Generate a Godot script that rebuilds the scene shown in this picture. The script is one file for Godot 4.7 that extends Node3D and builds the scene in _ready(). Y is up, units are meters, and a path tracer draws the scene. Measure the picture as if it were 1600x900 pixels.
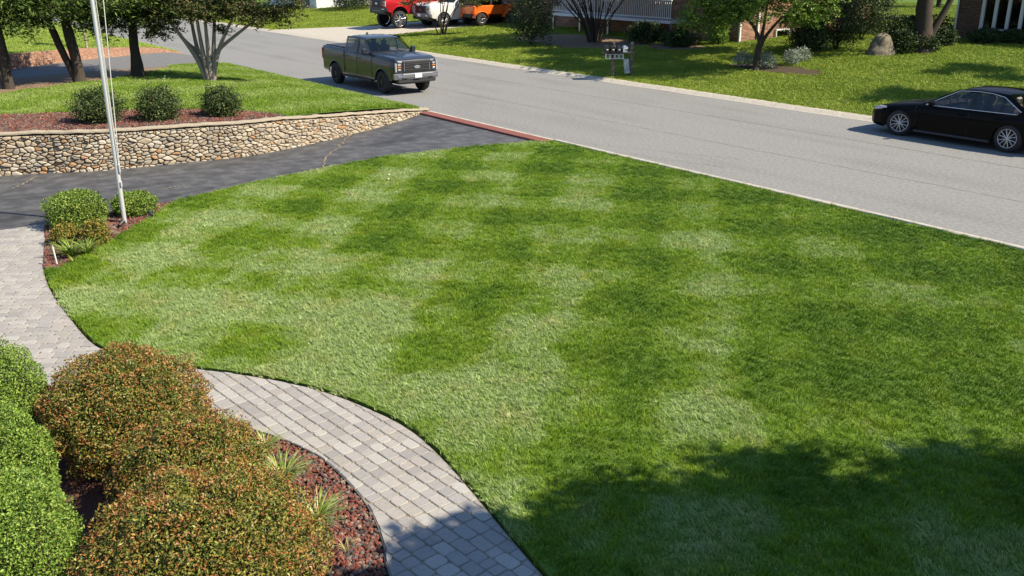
extends Node3D

# ---------------------------------------------------------------- camera numbers
const FOCAL := 1465.0
const PITCH := 0.34121
const CAM := Vector3(-15.48, 4.5, 0.0)
const NX := 0.7958
const NZ := 0.6056
const ROAD_W := 9.13

var rng := RandomNumberGenerator.new()
var noise := FastNoiseLite.new()
var fine := FastNoiseLite.new()
var M := {}
var taken := {}
var pins := []          # lawn tone patches: x, z, 1/r^2, amount

class Buf:
	var v := PackedVector3Array()
	var n := PackedVector3Array()
	var c := PackedColorArray()
	func tri(a: Vector3, b: Vector3, d: Vector3, col: Color) -> void:
		var m := (d - a).cross(b - a).normalized()
		v.push_back(a); v.push_back(b); v.push_back(d)
		n.push_back(m); n.push_back(m); n.push_back(m)
		c.push_back(col); c.push_back(col); c.push_back(col)
	func quad(a: Vector3, b: Vector3, d: Vector3, e: Vector3, col: Color) -> void:
		tri(a, b, d, col); tri(a, d, e, col)
	func vert(p: Vector3, m: Vector3, col: Color) -> void:
		v.push_back(p); n.push_back(m); c.push_back(col)
	# rows of points -> smooth sheet; wrap closes every row on itself
	func sheet(rows: Array, col, wrap := false) -> void:
		var R := rows.size()
		var C: int = rows[0].size()
		var nn := []
		for i in R:
			var line := PackedVector3Array()
			for j in C:
				var jn := (j + 1) % C if wrap else mini(j + 1, C - 1)
				var jp := (j + C - 1) % C if wrap else maxi(j - 1, 0)
				var du: Vector3 = rows[i][jn] - rows[i][jp]
				var dv: Vector3 = rows[mini(i + 1, R - 1)][j] - rows[maxi(i - 1, 0)][j]
				var m := du.cross(dv)
				line.push_back(m.normalized() if m.length_squared() > 1e-14 else Vector3.UP)
			nn.push_back(line)
		for i in R - 1:
			for j in (C if wrap else C - 1):
				var k := (j + 1) % C
				var cc: Color = col if col is Color else col[i][j]
				var c1: Color = col if col is Color else col[i][k]
				var c2: Color = col if col is Color else col[i + 1][k]
				var c3: Color = col if col is Color else col[i + 1][j]
				vert(rows[i][j], nn[i][j], cc); vert(rows[i + 1][j], nn[i + 1][j], c3); vert(rows[i + 1][k], nn[i + 1][k], c2)
				vert(rows[i][j], nn[i][j], cc); vert(rows[i + 1][k], nn[i + 1][k], c2); vert(rows[i][k], nn[i][k], c1)
	func tube(pts: Array, radii: Array, sides: int, col: Color, rough := 0.0, seed_ := 1) -> void:
		var rows := []
		var up := Vector3(0.37, 0.1, 0.92).normalized()
		for i in pts.size():
			var t: Vector3 = (pts[mini(i + 1, pts.size() - 1)] - pts[maxi(i - 1, 0)]).normalized()
			var a := t.cross(up)
			if a.length() < 0.05: a = t.cross(Vector3.RIGHT)
			a = a.normalized()
			var b := a.cross(t).normalized()
			var line := PackedVector3Array()
			for j in sides:
				var w := TAU * j / sides
				var k := 1.0 + rough * sin(j * 2.3 + i * 1.7 + seed_) * 0.6 + rough * sin(j * 5.1 - i * 0.9 + seed_ * 3.1) * 0.5
				line.push_back(pts[i] + (a * cos(w) + b * sin(w)) * float(radii[i]) * k)
			rows.push_back(line)
		sheet(rows, col, true)
		for e in [0, pts.size() - 1]:
			for j in sides:
				if e == 0: tri(pts[e], rows[e][(j + 1) % sides], rows[e][j], col)
				else: tri(pts[e], rows[e][j], rows[e][(j + 1) % sides], col)
	# chamfered box
	func box(at: Vector3, size: Vector3, bevel := 0.01, col := Color.WHITE, basis := Basis()) -> void:
		var h := size * 0.5
		var bv := minf(bevel, minf(h.x, minf(h.y, h.z)) * 0.9)
		var P := func(s: Vector3, ax: int) -> Vector3:
			var q := Vector3(s.x * (h.x - bv), s.y * (h.y - bv), s.z * (h.z - bv))
			q[ax] = s[ax] * h[ax]
			return at + basis * q
		for ax in 3:
			var b1 := (ax + 1) % 3
			var b2 := (ax + 2) % 3
			for sg in [-1.0, 1.0]:
				var q := []
				for k in [[-1, -1], [1, -1], [1, 1], [-1, 1]]:
					var s := Vector3(); s[ax] = sg; s[b1] = k[0]; s[b2] = k[1]
					q.push_back(P.call(s, ax))
				if sg > 0: quad(q[0], q[3], q[2], q[1], col)
				else: quad(q[0], q[1], q[2], q[3], col)
			for s1 in [-1.0, 1.0]:
				for s2 in [-1.0, 1.0]:
					var lo := Vector3(); lo[ax] = -1; lo[b1] = s1; lo[b2] = s2
					var hi := lo; hi[ax] = 1
					if s1 * s2 > 0: quad(P.call(lo, b1), P.call(hi, b1), P.call(hi, b2), P.call(lo, b2), col)
					else: quad(P.call(lo, b1), P.call(lo, b2), P.call(hi, b2), P.call(hi, b1), col)
		for sx in [-1.0, 1.0]:
			for sy in [-1.0, 1.0]:
				for sz in [-1.0, 1.0]:
					var s := Vector3(sx, sy, sz)
					if sx * sy * sz > 0: tri(P.call(s, 0), P.call(s, 2), P.call(s, 1), col)
					else: tri(P.call(s, 0), P.call(s, 1), P.call(s, 2), col)
	# flat-topped piece with a chamfered rim: poly in (x, z), counted either way
	func slab(poly: PackedVector2Array, y0: float, y1: float, ch: float, col: Color) -> void:
		if Geometry2D.is_polygon_clockwise(poly): poly.reverse()
		var N := poly.size()
		var top := poly
		if ch > 0.0:
			var ins := Geometry2D.offset_polygon(poly, -ch, Geometry2D.JOIN_MITER)
			if ins.size() == 1 and ins[0].size() == N:
				var best := 0
				for k in N:
					if ins[0][k].distance_squared_to(poly[0]) < ins[0][best].distance_squared_to(poly[0]): best = k
				var al := PackedVector2Array()
				for k in N: al.push_back(ins[0][(best + k) % N])
				top = al
		for k in N:
			var a := poly[k]; var b := poly[(k + 1) % N]
			var ta := top[k]; var tb := top[(k + 1) % N]
			quad(Vector3(a.x, y0, a.y), Vector3(a.x, y1 - ch, a.y), Vector3(b.x, y1 - ch, b.y), Vector3(b.x, y0, b.y), col)
			if ch > 0.0: quad(Vector3(a.x, y1 - ch, a.y), Vector3(ta.x, y1, ta.y), Vector3(tb.x, y1, tb.y), Vector3(b.x, y1 - ch, b.y), col)
		var t := Geometry2D.triangulate_polygon(top)
		for k in range(0, t.size(), 3):
			var a := top[t[k]]; var b := top[t[k + 1]]; var d := top[t[k + 2]]
			var p := Vector3(a.x, y1, a.y); var q := Vector3(b.x, y1, b.y); var r := Vector3(d.x, y1, d.y)
			if (r - p).cross(q - p).y > 0: tri(p, q, r, col)
			else: tri(p, r, q, col)
	# one folded leaf
	func leaf(p: Vector3, dir: Vector3, nor: Vector3, ln: float, wd: float, col: Color) -> void:
		var side := dir.cross(nor).normalized() * wd * 0.5
		var tip := p + dir * ln
		var mid := p + dir * ln * 0.45
		var lift := nor * wd * 0.18
		var a := mid + side + lift
		var b := mid - side + lift
		tri(p, a, tip, col); tri(p, tip, b, col)
	func mesh() -> ArrayMesh:
		var arr := []
		arr.resize(Mesh.ARRAY_MAX)
		arr[Mesh.ARRAY_VERTEX] = v; arr[Mesh.ARRAY_NORMAL] = n; arr[Mesh.ARRAY_COLOR] = c
		var m := ArrayMesh.new()
		m.add_surface_from_arrays(Mesh.PRIMITIVE_TRIANGLES, arr)
		return m

# ---------------------------------------------------------------- scene helpers
func numbered(called: String) -> String:
	var k: int = taken.get(called, 0)
	taken[called] = k + 1
	return called if k == 0 else "%s_%03d" % [called, k]

func tag(o: Node, label: String, category: String, group := "", kind := "") -> Node:
	o.set_meta("label", label); o.set_meta("category", category)
	if group: o.set_meta("group", group)
	if kind: o.set_meta("kind", kind)
	return o

func thing(called: String, label: String, category: String, at := Vector3.ZERO, turn := 0.0, group := "") -> Node3D:
	var o := Node3D.new()
	o.name = numbered(called); add_child(o)
	o.position = at; o.rotation.y = turn
	tag(o, label, category, group)
	return o

func put(called: String, mesh: Mesh, mat: Material, parent: Node = null, at := Vector3.ZERO) -> MeshInstance3D:
	var o := MeshInstance3D.new()
	o.mesh = mesh; o.material_override = mat; o.position = at
	if parent == null:
		o.name = numbered(called); add_child(o)
	else:
		o.name = called; parent.add_child(o, true)
	return o

func struct(called: String, b: Buf, mat: Material) -> MeshInstance3D:
	var o := put(called, b.mesh(), mat)
	o.set_meta("kind", "structure")
	return o

func ray(px: float, py: float) -> Vector3:
	var x := (px - 800.0) / FOCAL
	var y := -(py - 450.0) / FOCAL
	var d := Vector3(x, y * cos(PITCH) - sin(PITCH), -(cos(PITCH) + y * sin(PITCH)))
	return Vector3(NX * d.x - NZ * d.z, d.y, NZ * d.x + NX * d.z)

func spot(px: float, py: float, h := 0.0) -> Vector3:
	var d := ray(px, py)
	return CAM + d * ((CAM.y - h) / -d.y)

func spot_on(px: float, py: float, height: Callable) -> Vector3:
	var h := 0.0
	for k in 40:
		var p := spot(px, py, h)
		h = 0.5 * h + 0.5 * float(height.call(p.x, p.z))
	return spot(px, py, h)

# where a point falls in the photograph, with its depth
func seen(p: Vector3) -> Vector3:
	var w := p - CAM
	var a := NX * w.x + NZ * w.z
	var c := -NZ * w.x + NX * w.z
	var yc := w.y * cos(PITCH) - c * sin(PITCH)
	var zc := -c * cos(PITCH) - w.y * sin(PITCH)
	if zc < 0.3: return Vector3(-9999, -9999, zc)
	return Vector3(800.0 + FOCAL * a / zc, 450.0 - FOCAL * yc / zc, zc)

func in_view(p: Vector3, margin := 60.0) -> bool:
	var s := seen(p)
	return s.x > -margin and s.x < 1600.0 + margin and s.y > -margin - 60.0 and s.y < 900.0 + margin * 2.0

# ground heights
func h_up(x: float, _z := 0.0) -> float:
	return 0.92 * (1.0 - exp(minf(x, 0.0) / 3.8))
func h_back(x: float, z := 0.0) -> float:
	return h_up(x) + 0.55 * (1.0 - exp(minf(x, 0.0) / 5.0)) + 0.012 * maxf(0.0, -z - 45.0) * clampf(-x / 8.0, 0.0, 1.0)
func h_far(x: float, _z := 0.0) -> float:
	return 0.06 + 1.5 * (1.0 - exp(-maxf(x - ROAD_W - 0.3, 0.0) / 25.0))

func curve_at(keys: Array, x: float, col := 1) -> float:
	if x <= keys[0][0]: return keys[0][col]
	for k in keys.size() - 1:
		if x <= keys[k + 1][0]:
			var t: float = (x - keys[k][0]) / (keys[k + 1][0] - keys[k][0])
			return lerpf(keys[k][col], keys[k + 1][col], t)
	return keys[-1][col]

# Catmull-Rom through 2D points
func smooth_line(pts: Array, per := 6) -> PackedVector2Array:
	var out := PackedVector2Array()
	for i in pts.size() - 1:
		var a: Vector2 = pts[maxi(i - 1, 0)]; var b: Vector2 = pts[i]; var c: Vector2 = pts[i + 1]; var d: Vector2 = pts[mini(i + 2, pts.size() - 1)]
		for k in per: out.push_back(b.cubic_interpolate(c, a, d, float(k) / per))
	out.push_back(pts[-1])
	return out

# ---------------------------------------------------------------- materials
func lin(r: float, g: float, b: float) -> Color:
	return Color(r, g, b).linear_to_srgb()

func flat_mat(col: Color, rough := 0.8, metal := 0.0, spec := 0.5) -> StandardMaterial3D:
	var m := StandardMaterial3D.new()
	m.albedo_color = col; m.roughness = rough; m.metallic = metal; m.metallic_specular = spec
	return m

func leaf_mat(rough: float, back: Color, spec := 0.4) -> StandardMaterial3D:
	var m := flat_mat(Color.WHITE, rough, 0.0, spec)
	m.vertex_color_use_as_albedo = true
	m.backlight_enabled = true; m.backlight = back
	m.cull_mode = BaseMaterial3D.CULL_DISABLED
	return m

# seamless noise picture whose values run through a list of linear colours
func noise_tex(seed_: int, freq: float, oct: int, cols: Array, speck := 0.0, size := 512, kind := FastNoiseLite.TYPE_SIMPLEX_SMOOTH) -> ImageTexture:
	var f := FastNoiseLite.new()
	f.seed = seed_; f.frequency = freq; f.fractal_octaves = oct; f.noise_type = kind
	var im := f.get_seamless_image(size, size)
	im.convert(Image.FORMAT_L8)
	var src := im.get_data()
	var r := RandomNumberGenerator.new(); r.seed = seed_
	var lut := []
	for k in 256:
		var t := k / 255.0 * (cols.size() - 1)
		var i := mini(int(t), cols.size() - 2)
		lut.push_back((cols[i] as Color).lerp(cols[i + 1], t - i))
	var out := PackedByteArray(); out.resize(size * size * 3)
	for k in size * size:
		var q: Color = lut[src[k]]
		var s := 1.0 + speck * (r.randf() + r.randf() - 1.0)
		q = Color(q.r * s, q.g * s, q.b * s).linear_to_srgb()
		out[k * 3] = clampi(int(q.r * 255.0), 0, 255); out[k * 3 + 1] = clampi(int(q.g * 255.0), 0, 255); out[k * 3 + 2] = clampi(int(q.b * 255.0), 0, 255)
	return ImageTexture.create_from_image(Image.create_from_data(size, size, false, Image.FORMAT_RGB8, out))

func tex_mat(tex: Texture2D, scale: float, rough := 0.9, world := true, vc := false) -> StandardMaterial3D:
	var m := flat_mat(Color.WHITE, rough, 0.0, 0.35)
	m.albedo_texture = tex
	m.uv1_triplanar = true; m.uv1_world_triplanar = world
	m.uv1_scale = Vector3.ONE * scale
	m.vertex_color_use_as_albedo = vc
	return m

func brick_tex(seed_: int, base: Array, mortar: Color) -> ImageTexture:
	var r := RandomNumberGenerator.new(); r.seed = seed_
	var im := Image.create(256, 256, false, Image.FORMAT_RGB8)
	im.fill(mortar.linear_to_srgb())
	for row in 16:                       # 16 courses of 65 mm, 5 bricks of 205 mm: about 1.03 m a side
		for k in range(-1, 6):
			var q: Color = base[r.randi() % base.size()]
			var s := r.randf_range(0.75, 1.2)
			q = Color(q.r * s, q.g * s, q.b * s).linear_to_srgb()
			var x0 := int(k * 51.2 + (25 if row % 2 else 0))
			im.fill_rect(Rect2i(x0 + 1, row * 16 + 1, 48, 13), q)
	return ImageTexture.create_from_image(im)

func make_materials() -> void:
	M.road = tex_mat(noise_tex(3, 0.03, 4, [Color(.165, .164, .158), Color(.215, .213, .205), Color(.26, .257, .246)], .5, 1024), .3, .9, true, true)
	M.drive = tex_mat(noise_tex(4, 0.012, 4, [Color(.055, .055, .057), Color(.08, .08, .083), Color(.13, .13, .132)], .4), .35, .62, true, true)
	M.nbr_drive = tex_mat(noise_tex(14, 0.02, 4, [Color(.12, .12, .12), Color(.17, .168, .165)], .4), .3, .9)
	M.concrete = tex_mat(noise_tex(5, 0.02, 4, [Color(.30, .27, .22), Color(.42, .385, .32), Color(.5, .46, .39)], .3), .6, .9)
	M.sand = tex_mat(noise_tex(6, 0.05, 4, [Color(.13, .115, .09), Color(.23, .20, .155), Color(.3, .27, .2)], .6), 1.5, .95)
	M.soil = tex_mat(noise_tex(7, 0.04, 4, [Color(.03, .024, .016), Color(.07, .052, .034), Color(.11, .08, .05)], .6), 1.0, .95)
	M.turf = tex_mat(noise_tex(8, 0.05, 4, [Color(.05, .09, .010), Color(.085, .15, .016), Color(.13, .18, .03)], .7), 1.2, .95)
	M.straw = tex_mat(noise_tex(9, 0.03, 4, [Color(.10, .065, .042), Color(.2, .135, .085), Color(.30, .22, .14)], .6), .8, .95)
	M.mulch = tex_mat(noise_tex(10, 0.06, 4, [Color(.04, .02, .016), Color(.12, .055, .042), Color(.2, .1, .075)], .7), 1.6, .95)
	M.paver = tex_mat(noise_tex(11, 0.02, 4, [Color(.80, .80, .80), Color(1, 1, 1)], .22), 2.0, .9, true, true)
	M.stone = tex_mat(noise_tex(12, 0.03, 4, [Color(.62, .58, .52), Color(.95, .93, .9), Color(1.1, 1.08, 1.02)], .25), 3.0, .9, true, true)
	M.mortar = tex_mat(noise_tex(13, 0.03, 3, [Color(.05, .042, .033), Color(.10, .085, .066)], .4), 2.0, .95)
	M.red_strip = tex_mat(noise_tex(15, 0.03, 4, [Color(.17, .062, .05), Color(.23, .092, .075)], .35), 1.2, .85)
	M.brick_low = tex_mat(brick_tex(21, [Color(.30, .135, .085), Color(.35, .17, .11), Color(.25, .11, .07), Color(.42, .25, .17)], Color(.42, .33, .25)), 1.5, .9, false)
	M.brick_house = tex_mat(brick_tex(22, [Color(.22, .095, .06), Color(.27, .12, .075), Color(.18, .075, .05), Color(.31, .16, .1)], Color(.34, .29, .23)), .95, .9, false)
	M.brick_dark = tex_mat(brick_tex(23, [Color(.12, .06, .042), Color(.15, .075, .05), Color(.09, .045, .033)], Color(.2, .17, .14)), .95, .9, false)
	M.bark = tex_mat(noise_tex(16, 0.03, 5, [Color(.025, .02, .016), Color(.06, .048, .038), Color(.115, .095, .075)], .5), 2.2, .95, false)
	M.pale_bark = tex_mat(noise_tex(17, 0.02, 4, [Color(.16, .125, .095), Color(.32, .27, .215), Color(.42, .37, .30)], .2), 1.2, .9, false)
	M.boulder = tex_mat(noise_tex(18, 0.012, 5, [Color(.07, .06, .045), Color(.155, .135, .10), Color(.3, .265, .2)], .3), .8, .95, false)
	M.leaf = leaf_mat(.48, Color(.34, .46, .09), .38)
	M.grass = leaf_mat(.42, Color(.24, .38, .05), .35)
	M.red_leaf = leaf_mat(.42, Color(.3, .2, .05), .4)
	M.rock = flat_mat(Color.WHITE, .95, 0, .2); M.rock.vertex_color_use_as_albedo = true
	M.tint = flat_mat(Color.WHITE, .7); M.tint.vertex_color_use_as_albedo = true
	M.cap = tex_mat(noise_tex(25, 0.03, 4, [Color(.24, .2, .145), Color(.34, .29, .22), Color(.42, .37, .29)], .4), 1.2, .9)
	M.white = flat_mat(lin(.72, .72, .70), .5)
	M.aluminium = flat_mat(lin(.72, .72, .73), .42, .45)
	M.rope = flat_mat(lin(.6, .6, .58), .8)
	M.black = flat_mat(lin(.012, .012, .012), .55)
	M.rubber = flat_mat(lin(.018, .018, .018), .8)
	M.plastic = flat_mat(lin(.03, .03, .032), .5)
	M.chrome = flat_mat(lin(.75, .75, .76), .16, 1.0)
	M.satin = flat_mat(lin(.45, .45, .46), .35, .9)
	M.bumper = flat_mat(lin(.30, .30, .31), .35, .8)
	M.dark_rim = flat_mat(lin(.06, .06, .065), .35, .7)
	M.seat = flat_mat(lin(.035, .033, .03), .8)
	M.seat_grey = flat_mat(lin(.16, .15, .135), .8)
	M.amber = flat_mat(lin(.65, .2, .02), .25)
	M.tail_red = flat_mat(lin(.3, .01, .01), .25)
	M.lens = flat_mat(lin(.5, .5, .52), .12, .35)
	M.plate = flat_mat(lin(.78, .78, .78), .4)
	M.blue = flat_mat(lin(.01, .03, .14), .3)
	var g := flat_mat(Color(.02, .03, .03, .52), .03, 0.0, .6)
	g.transparency = BaseMaterial3D.TRANSPARENCY_ALPHA
	M.glass = g
	var w := flat_mat(Color(.012, .015, .018, .85), .04, 0.0, .6)
	w.transparency = BaseMaterial3D.TRANSPARENCY_ALPHA
	M.window = w
	M.paint_grey = paint(Color(.034, .040, .052), .5, .7)
	M.paint_black = paint(Color(.003, .003, .0035), 0.0, .14)
	M.paint_black.metallic_specular = .12; M.paint_black.roughness = .3
	M.paint_red = paint(Color(.42, .012, .02), .3)
	M.paint_white = paint(Color(.6, .6, .59), 0.0)
	M.paint_orange = paint(Color(.75, .14, .015), 0.1)

func paint(col: Color, metal: float, coat := .7) -> StandardMaterial3D:
	var m := flat_mat(lin(col.r, col.g, col.b), .4, metal, .3)
	m.clearcoat_enabled = true; m.clearcoat = coat; m.clearcoat_roughness = .04
	return m

func _ready() -> void:
	rng.seed = 77
	noise.seed = 5; noise.frequency = 0.35; noise.fractal_octaves = 3
	fine.seed = 9; fine.frequency = 1.6; fine.fractal_octaves = 2
	set_camera_and_light()
	make_materials()
	build_ground()
	build_walkway()
	build_stone_wall()
	build_brick_wall()
	build_houses()
	build_lawns()
	build_beds()
	build_near_plants()
	build_trees()
	build_far_plants()
	build_vehicles()
	build_small_things()

func set_camera_and_light() -> void:
	var cam := Camera3D.new()
	cam.name = "camera"
	cam.fov = rad_to_deg(2.0 * atan(450.0 / FOCAL)); cam.far = 2000.0; cam.near = 0.1
	add_child(cam)
	cam.position = CAM
	cam.rotation = Vector3(-PITCH, -atan2(NZ, NX), 0)
	cam.current = true
	var env := Environment.new()
	env.background_mode = Environment.BG_SKY
	var sm := ProceduralSkyMaterial.new()
	sm.sky_top_color = Color(.42, .56, .76); sm.sky_horizon_color = Color(.80, .85, .90); sm.sky_curve = .12
	sm.ground_bottom_color = Color(.2, .22, .16); sm.ground_horizon_color = Color(.45, .5, .45)
	sm.sun_angle_max = 1.0
	var sky := Sky.new(); sky.sky_material = sm
	env.sky = sky
	env.background_energy_multiplier = 0.7
	env.tonemap_mode = Environment.TONE_MAPPER_LINEAR
	env.tonemap_exposure = 1.75
	env.sdfgi_enabled = true; env.ssao_enabled = true; env.ssil_enabled = true
	var we := WorldEnvironment.new(); we.environment = env; we.name = "world"
	add_child(we)
	var sun := DirectionalLight3D.new()
	sun.name = "sun"
	sun.light_energy = 1.6; sun.light_color = Color(1.0, .95, .86); sun.light_angular_distance = .5
	sun.shadow_enabled = true
	add_child(sun)
	sun.look_at_from_position(Vector3(.569, 1.0, .82) * 50.0, Vector3.ZERO)

# sheet over a rectangle of (x, z) whose rows follow edges: z from near_z(x) to far_z(x)
func terrain(b: Buf, x0: float, x1: float, nx: int, z0: Callable, z1: Callable, nz: int, h: Callable, lift := 0.0) -> void:
	var rows := []
	for i in nx + 1:
		var x := lerpf(x0, x1, float(i) / nx)
		var a: float = z0.call(x); var e: float = z1.call(x)
		var line := PackedVector3Array()
		for j in nz + 1:
			var z := lerpf(a, e, float(j) / nz)
			line.push_back(Vector3(x, float(h.call(x, z)) + lift, z))
		rows.push_back(line)
	b.sheet(rows, Color.WHITE)

const WALL := [[-18.0, -23.9], [-12.21, -22.68], [-10.4, -21.96], [-8.37, -21.62], [-6.48, -21.61], [-3.43, -22.72], [-.25, -24.45], [0.0, -24.6]]
const DRIVE_EDGE := [[-18.0, -17.95], [-12.35, -17.75], [-10.02, -18.0], [-8.07, -18.62], [-4.6, -19.31], [-2.0, -19.0], [-.67, -18.65], [0.0, -18.3]]
const NBR_FRONT := [[-18.0, -29.8], [-9.8, -33.0], [-4.5, -35.6], [-1.5, -38.4], [0.0, -40.7]]
const NBR_BACK := [[-18.0, -31.5], [-9.8, -35.6], [-4.5, -40.3], [0.0, -46.4]]

func strip(b: Buf, left: PackedVector3Array, right: PackedVector3Array, col: Color) -> void:
	b.sheet([left, right], col)

# the road's middle line: straight along z, then a bend to the left far away
func road_line(off: float) -> PackedVector3Array:
	var out := PackedVector3Array()
	var k := 0
	var z := 45.0
	while z > -70.0:
		out.push_back(Vector3(ROAD_W * .5 + off, 0, z)); z -= 1.0
	var r := 16.0
	for a in 19:
		var w := a / 18.0 * PI * .5
		out.push_back(Vector3(ROAD_W * .5 - r + (r + off) * cos(w), 0, -70.0 - (r + off) * sin(w)))
	for q in 30:
		out.push_back(Vector3(ROAD_W * .5 - r - 2.0 * (q + 1), 0, -70.0 - (r + off)))
	return out

func build_ground() -> void:
	var b := Buf.new()
	b.quad(Vector3(-700, -.16, -900), Vector3(-700, -.16, 300), Vector3(900, -.16, 300), Vector3(900, -.16, -900), Color.WHITE)
	struct("ground", b, M.turf)
	# road with wear that runs along it
	b = Buf.new()
	var rows := []; var cols := []
	for j in 25:
		var off := lerpf(-ROAD_W * .5, ROAD_W * .5, j / 24.0)
		var line := road_line(off)
		rows.push_back(line)
		var cl := []
		for k in line.size():
			var p := line[k]
			var s := 1.0 + .16 * noise.get_noise_2d(p.x * 3.0, p.z * .12) + .14 * noise.get_noise_2d(p.x * .7 + 40.0, p.z * .5)
			cl.push_back(Color(s, s, s * .99))
		cols.push_back(cl)
	b.sheet(rows, cols)
	struct("road", b, M.road)
	# hairline cracks and a paving seam
	b = Buf.new()
	for q in [[3.05, 30.0, -66.0, .010], [6.1, 20.0, -60.0, .012]]:
		var pts := PackedVector3Array(); var pr := PackedVector3Array()
		var z: float = q[1]
		while z > q[2]:
			var x: float = q[0] + .05 * noise.get_noise_2d(z * .9, 3.0) + .02 * fine.get_noise_2d(z * 4.0, 8.0)
			var w: float = q[3] * (.35 + .9 * absf(fine.get_noise_2d(z * 2.0, q[0])))
			pts.push_back(Vector3(x - w, .003, z)); pr.push_back(Vector3(x + w, .003, z)); z -= .2
		strip(b, pts, pr, Color(.07, .07, .07))
	for q in [[.12, -18.0, 1.9, -14.0], [.1, -16.4, .9, -13.6]]:
		var pts := PackedVector3Array(); var pr := PackedVector3Array()
		for k in 25:
			var t := k / 24.0
			var x: float = lerpf(q[0], q[2], t) + .16 * fine.get_noise_2d(k * .55, q[1] * 9.0)
			var z: float = lerpf(q[1], q[3], t) + .16 * fine.get_noise_2d(k * .55 + 90.0, q[1] * 9.0)
			pts.push_back(Vector3(x - .0045, .004, z)); pr.push_back(Vector3(x + .0045, .004, z + .002))
		strip(b, pts, pr, Color(.06, .06, .06))
	var cr := struct("road_cracks", b, M.tint); cr.set_meta("kind", "structure")
	# kerbs
	b = Buf.new()
	kerb(b, -1.0, [[0.0, .002], [-.02, .035], [-.15, .04], [-.17, -.05]], 45.0, -18.4)
	kerb(b, -1.0, [[0.0, .002], [-.03, .06], [-.2, .07], [-.22, -.05]], -24.6, -40.7)
	kerb(b, -1.0, [[0.0, .002], [-.03, .06], [-.2, .07], [-.22, -.05]], -46.4, -70.0)
	struct("kerb", b, M.concrete)
	b = Buf.new()
	kerb(b, 1.0, [[-.14, .004], [.0, .01], [.1, .085], [.28, .1], [.3, -.05]], 45.0, -47.9)
	kerb(b, 1.0, [[-.14, .004], [.0, .012], [.28, .094], [.3, .05]], -47.9, -57.6)
	kerb(b, 1.0, [[-.14, .004], [.0, .01], [.1, .085], [.28, .1], [.3, -.05]], -57.6, -70.0)
	struct("kerb", b, M.concrete)
	b = Buf.new()
	var i1 := road_line(-ROAD_W * .5); var i2 := road_line(-ROAD_W * .5 - .25)
	var o1 := road_line(ROAD_W * .5); var o2 := road_line(ROAD_W * .5 + .3)
	var a1 := PackedVector3Array(); var a2 := PackedVector3Array(); var a3 := PackedVector3Array(); var a4 := PackedVector3Array()
	for k in range(115, i1.size()):
		a1.push_back(i1[k] + Vector3.UP * .05); a2.push_back(i2[k] + Vector3.UP * .06); a3.push_back(o1[k] + Vector3.UP * .05); a4.push_back(o2[k] + Vector3.UP * .06)
	strip(b, a1, a2, Color.WHITE); strip(b, a3, a4, Color.WHITE)
	struct("kerb", b, M.concrete)
	# our driveway: sealed asphalt
	b = Buf.new()
	rows = []; cols = []
	for i in 73:
		var x := lerpf(-18.0, -.45, i / 72.0)
		var line := PackedVector3Array(); var cl := []
		for j in 25:
			var z := lerpf(curve_at(DRIVE_EDGE, x) + .12, curve_at(WALL, x) - .1, j / 24.0)
			line.push_back(Vector3(x, -.03 + .012 * noise.get_noise_2d(x * .6, z * .6), z))
			var s := 1.0 + .6 * noise.get_noise_2d(x * .35, j * .55) + .35 * noise.get_noise_2d(x * .9 + 9.0, z * .9)
			# scuffed, sun-bleached sealer in broken streaks along both edges and down the wheel tracks
			var streak := noise.get_noise_2d(x * .8 + 31.0, j * 1.3) + .6 * fine.get_noise_2d(x * .7, j * .9)
			if j < 4 or j > 19: s += maxf(0.0, .45 + 1.1 * streak)
			elif j in [9, 10, 14]: s += maxf(0.0, .1 + .7 * streak)
			cl.push_back(Color(s, s, s * 1.01))
		rows.push_back(line); cols.push_back(cl)
	b.sheet(rows, cols)
	struct("driveway", b, M.drive)
	# red edging strip where the driveway meets the road, with a concrete lip
	b = Buf.new()
	var zz := -18.35
	while zz > -24.3:
		b.box(Vector3(-.31, -.02, zz - .3), Vector3(.36, .09, .594), .008, Color.WHITE); zz -= .6
	struct("apron_strip", b, M.red_strip)
	b = Buf.new()
	b.box(Vector3(-.065, -.04, -21.4), Vector3(.13, .11, 6.2), .012)
	struct("apron_kerb", b, M.concrete)
	# cracks filled with grit in the driveway, pale scuffs
	b = Buf.new()
	for q in [[[505, 267], [507, 255], [513, 243], [530, 230], [542, 216], [562, 203]], [[20, 296], [38, 288], [58, 277]], [[255, 297], [280, 292], [312, 288]]]:
		var pts := []
		for p in q:
			var s := spot(p[0], p[1], -.03); pts.push_back(Vector2(s.x, s.z))
		var line := smooth_line(pts, 10)
		var l := PackedVector3Array(); var r := PackedVector3Array()
		for k in line.size():
			var w := .010 + .022 * absf(fine.get_noise_2d(k * .8, q[0][0]))
			var j := Vector2(fine.get_noise_2d(k * .6, 4.0), fine.get_noise_2d(k * .6, 44.0)) * .07
			l.push_back(Vector3(line[k].x + j.x - w, -.012, line[k].y + j.y)); r.push_back(Vector3(line[k].x + j.x + w, -.012, line[k].y + j.y + w * .5))
		strip(b, l, r, Color(.26, .2, .13))
	struct("driveway_cracks", b, M.tint)
	# neighbour's driveway and the drive across the road
	b = Buf.new()
	terrain(b, -18.0, 0.0, 40, func(x): return curve_at(NBR_FRONT, x), func(x): return curve_at(NBR_BACK, x) - .1, 6, h_up, .012)
	struct("neighbour_driveway", b, M.nbr_drive)
	b = Buf.new()
	terrain(b, ROAD_W + .28, 34.0, 30, func(x): return lerpf(-48.0, -47.2, clampf((x - 9.4) / 8.0, 0, 1)), func(x): return lerpf(-57.5, -53.2, clampf((x - 9.4) / 5.0, 0, 1)), 6, h_far, .03)
	struct("far_driveway", b, M.concrete)
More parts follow.
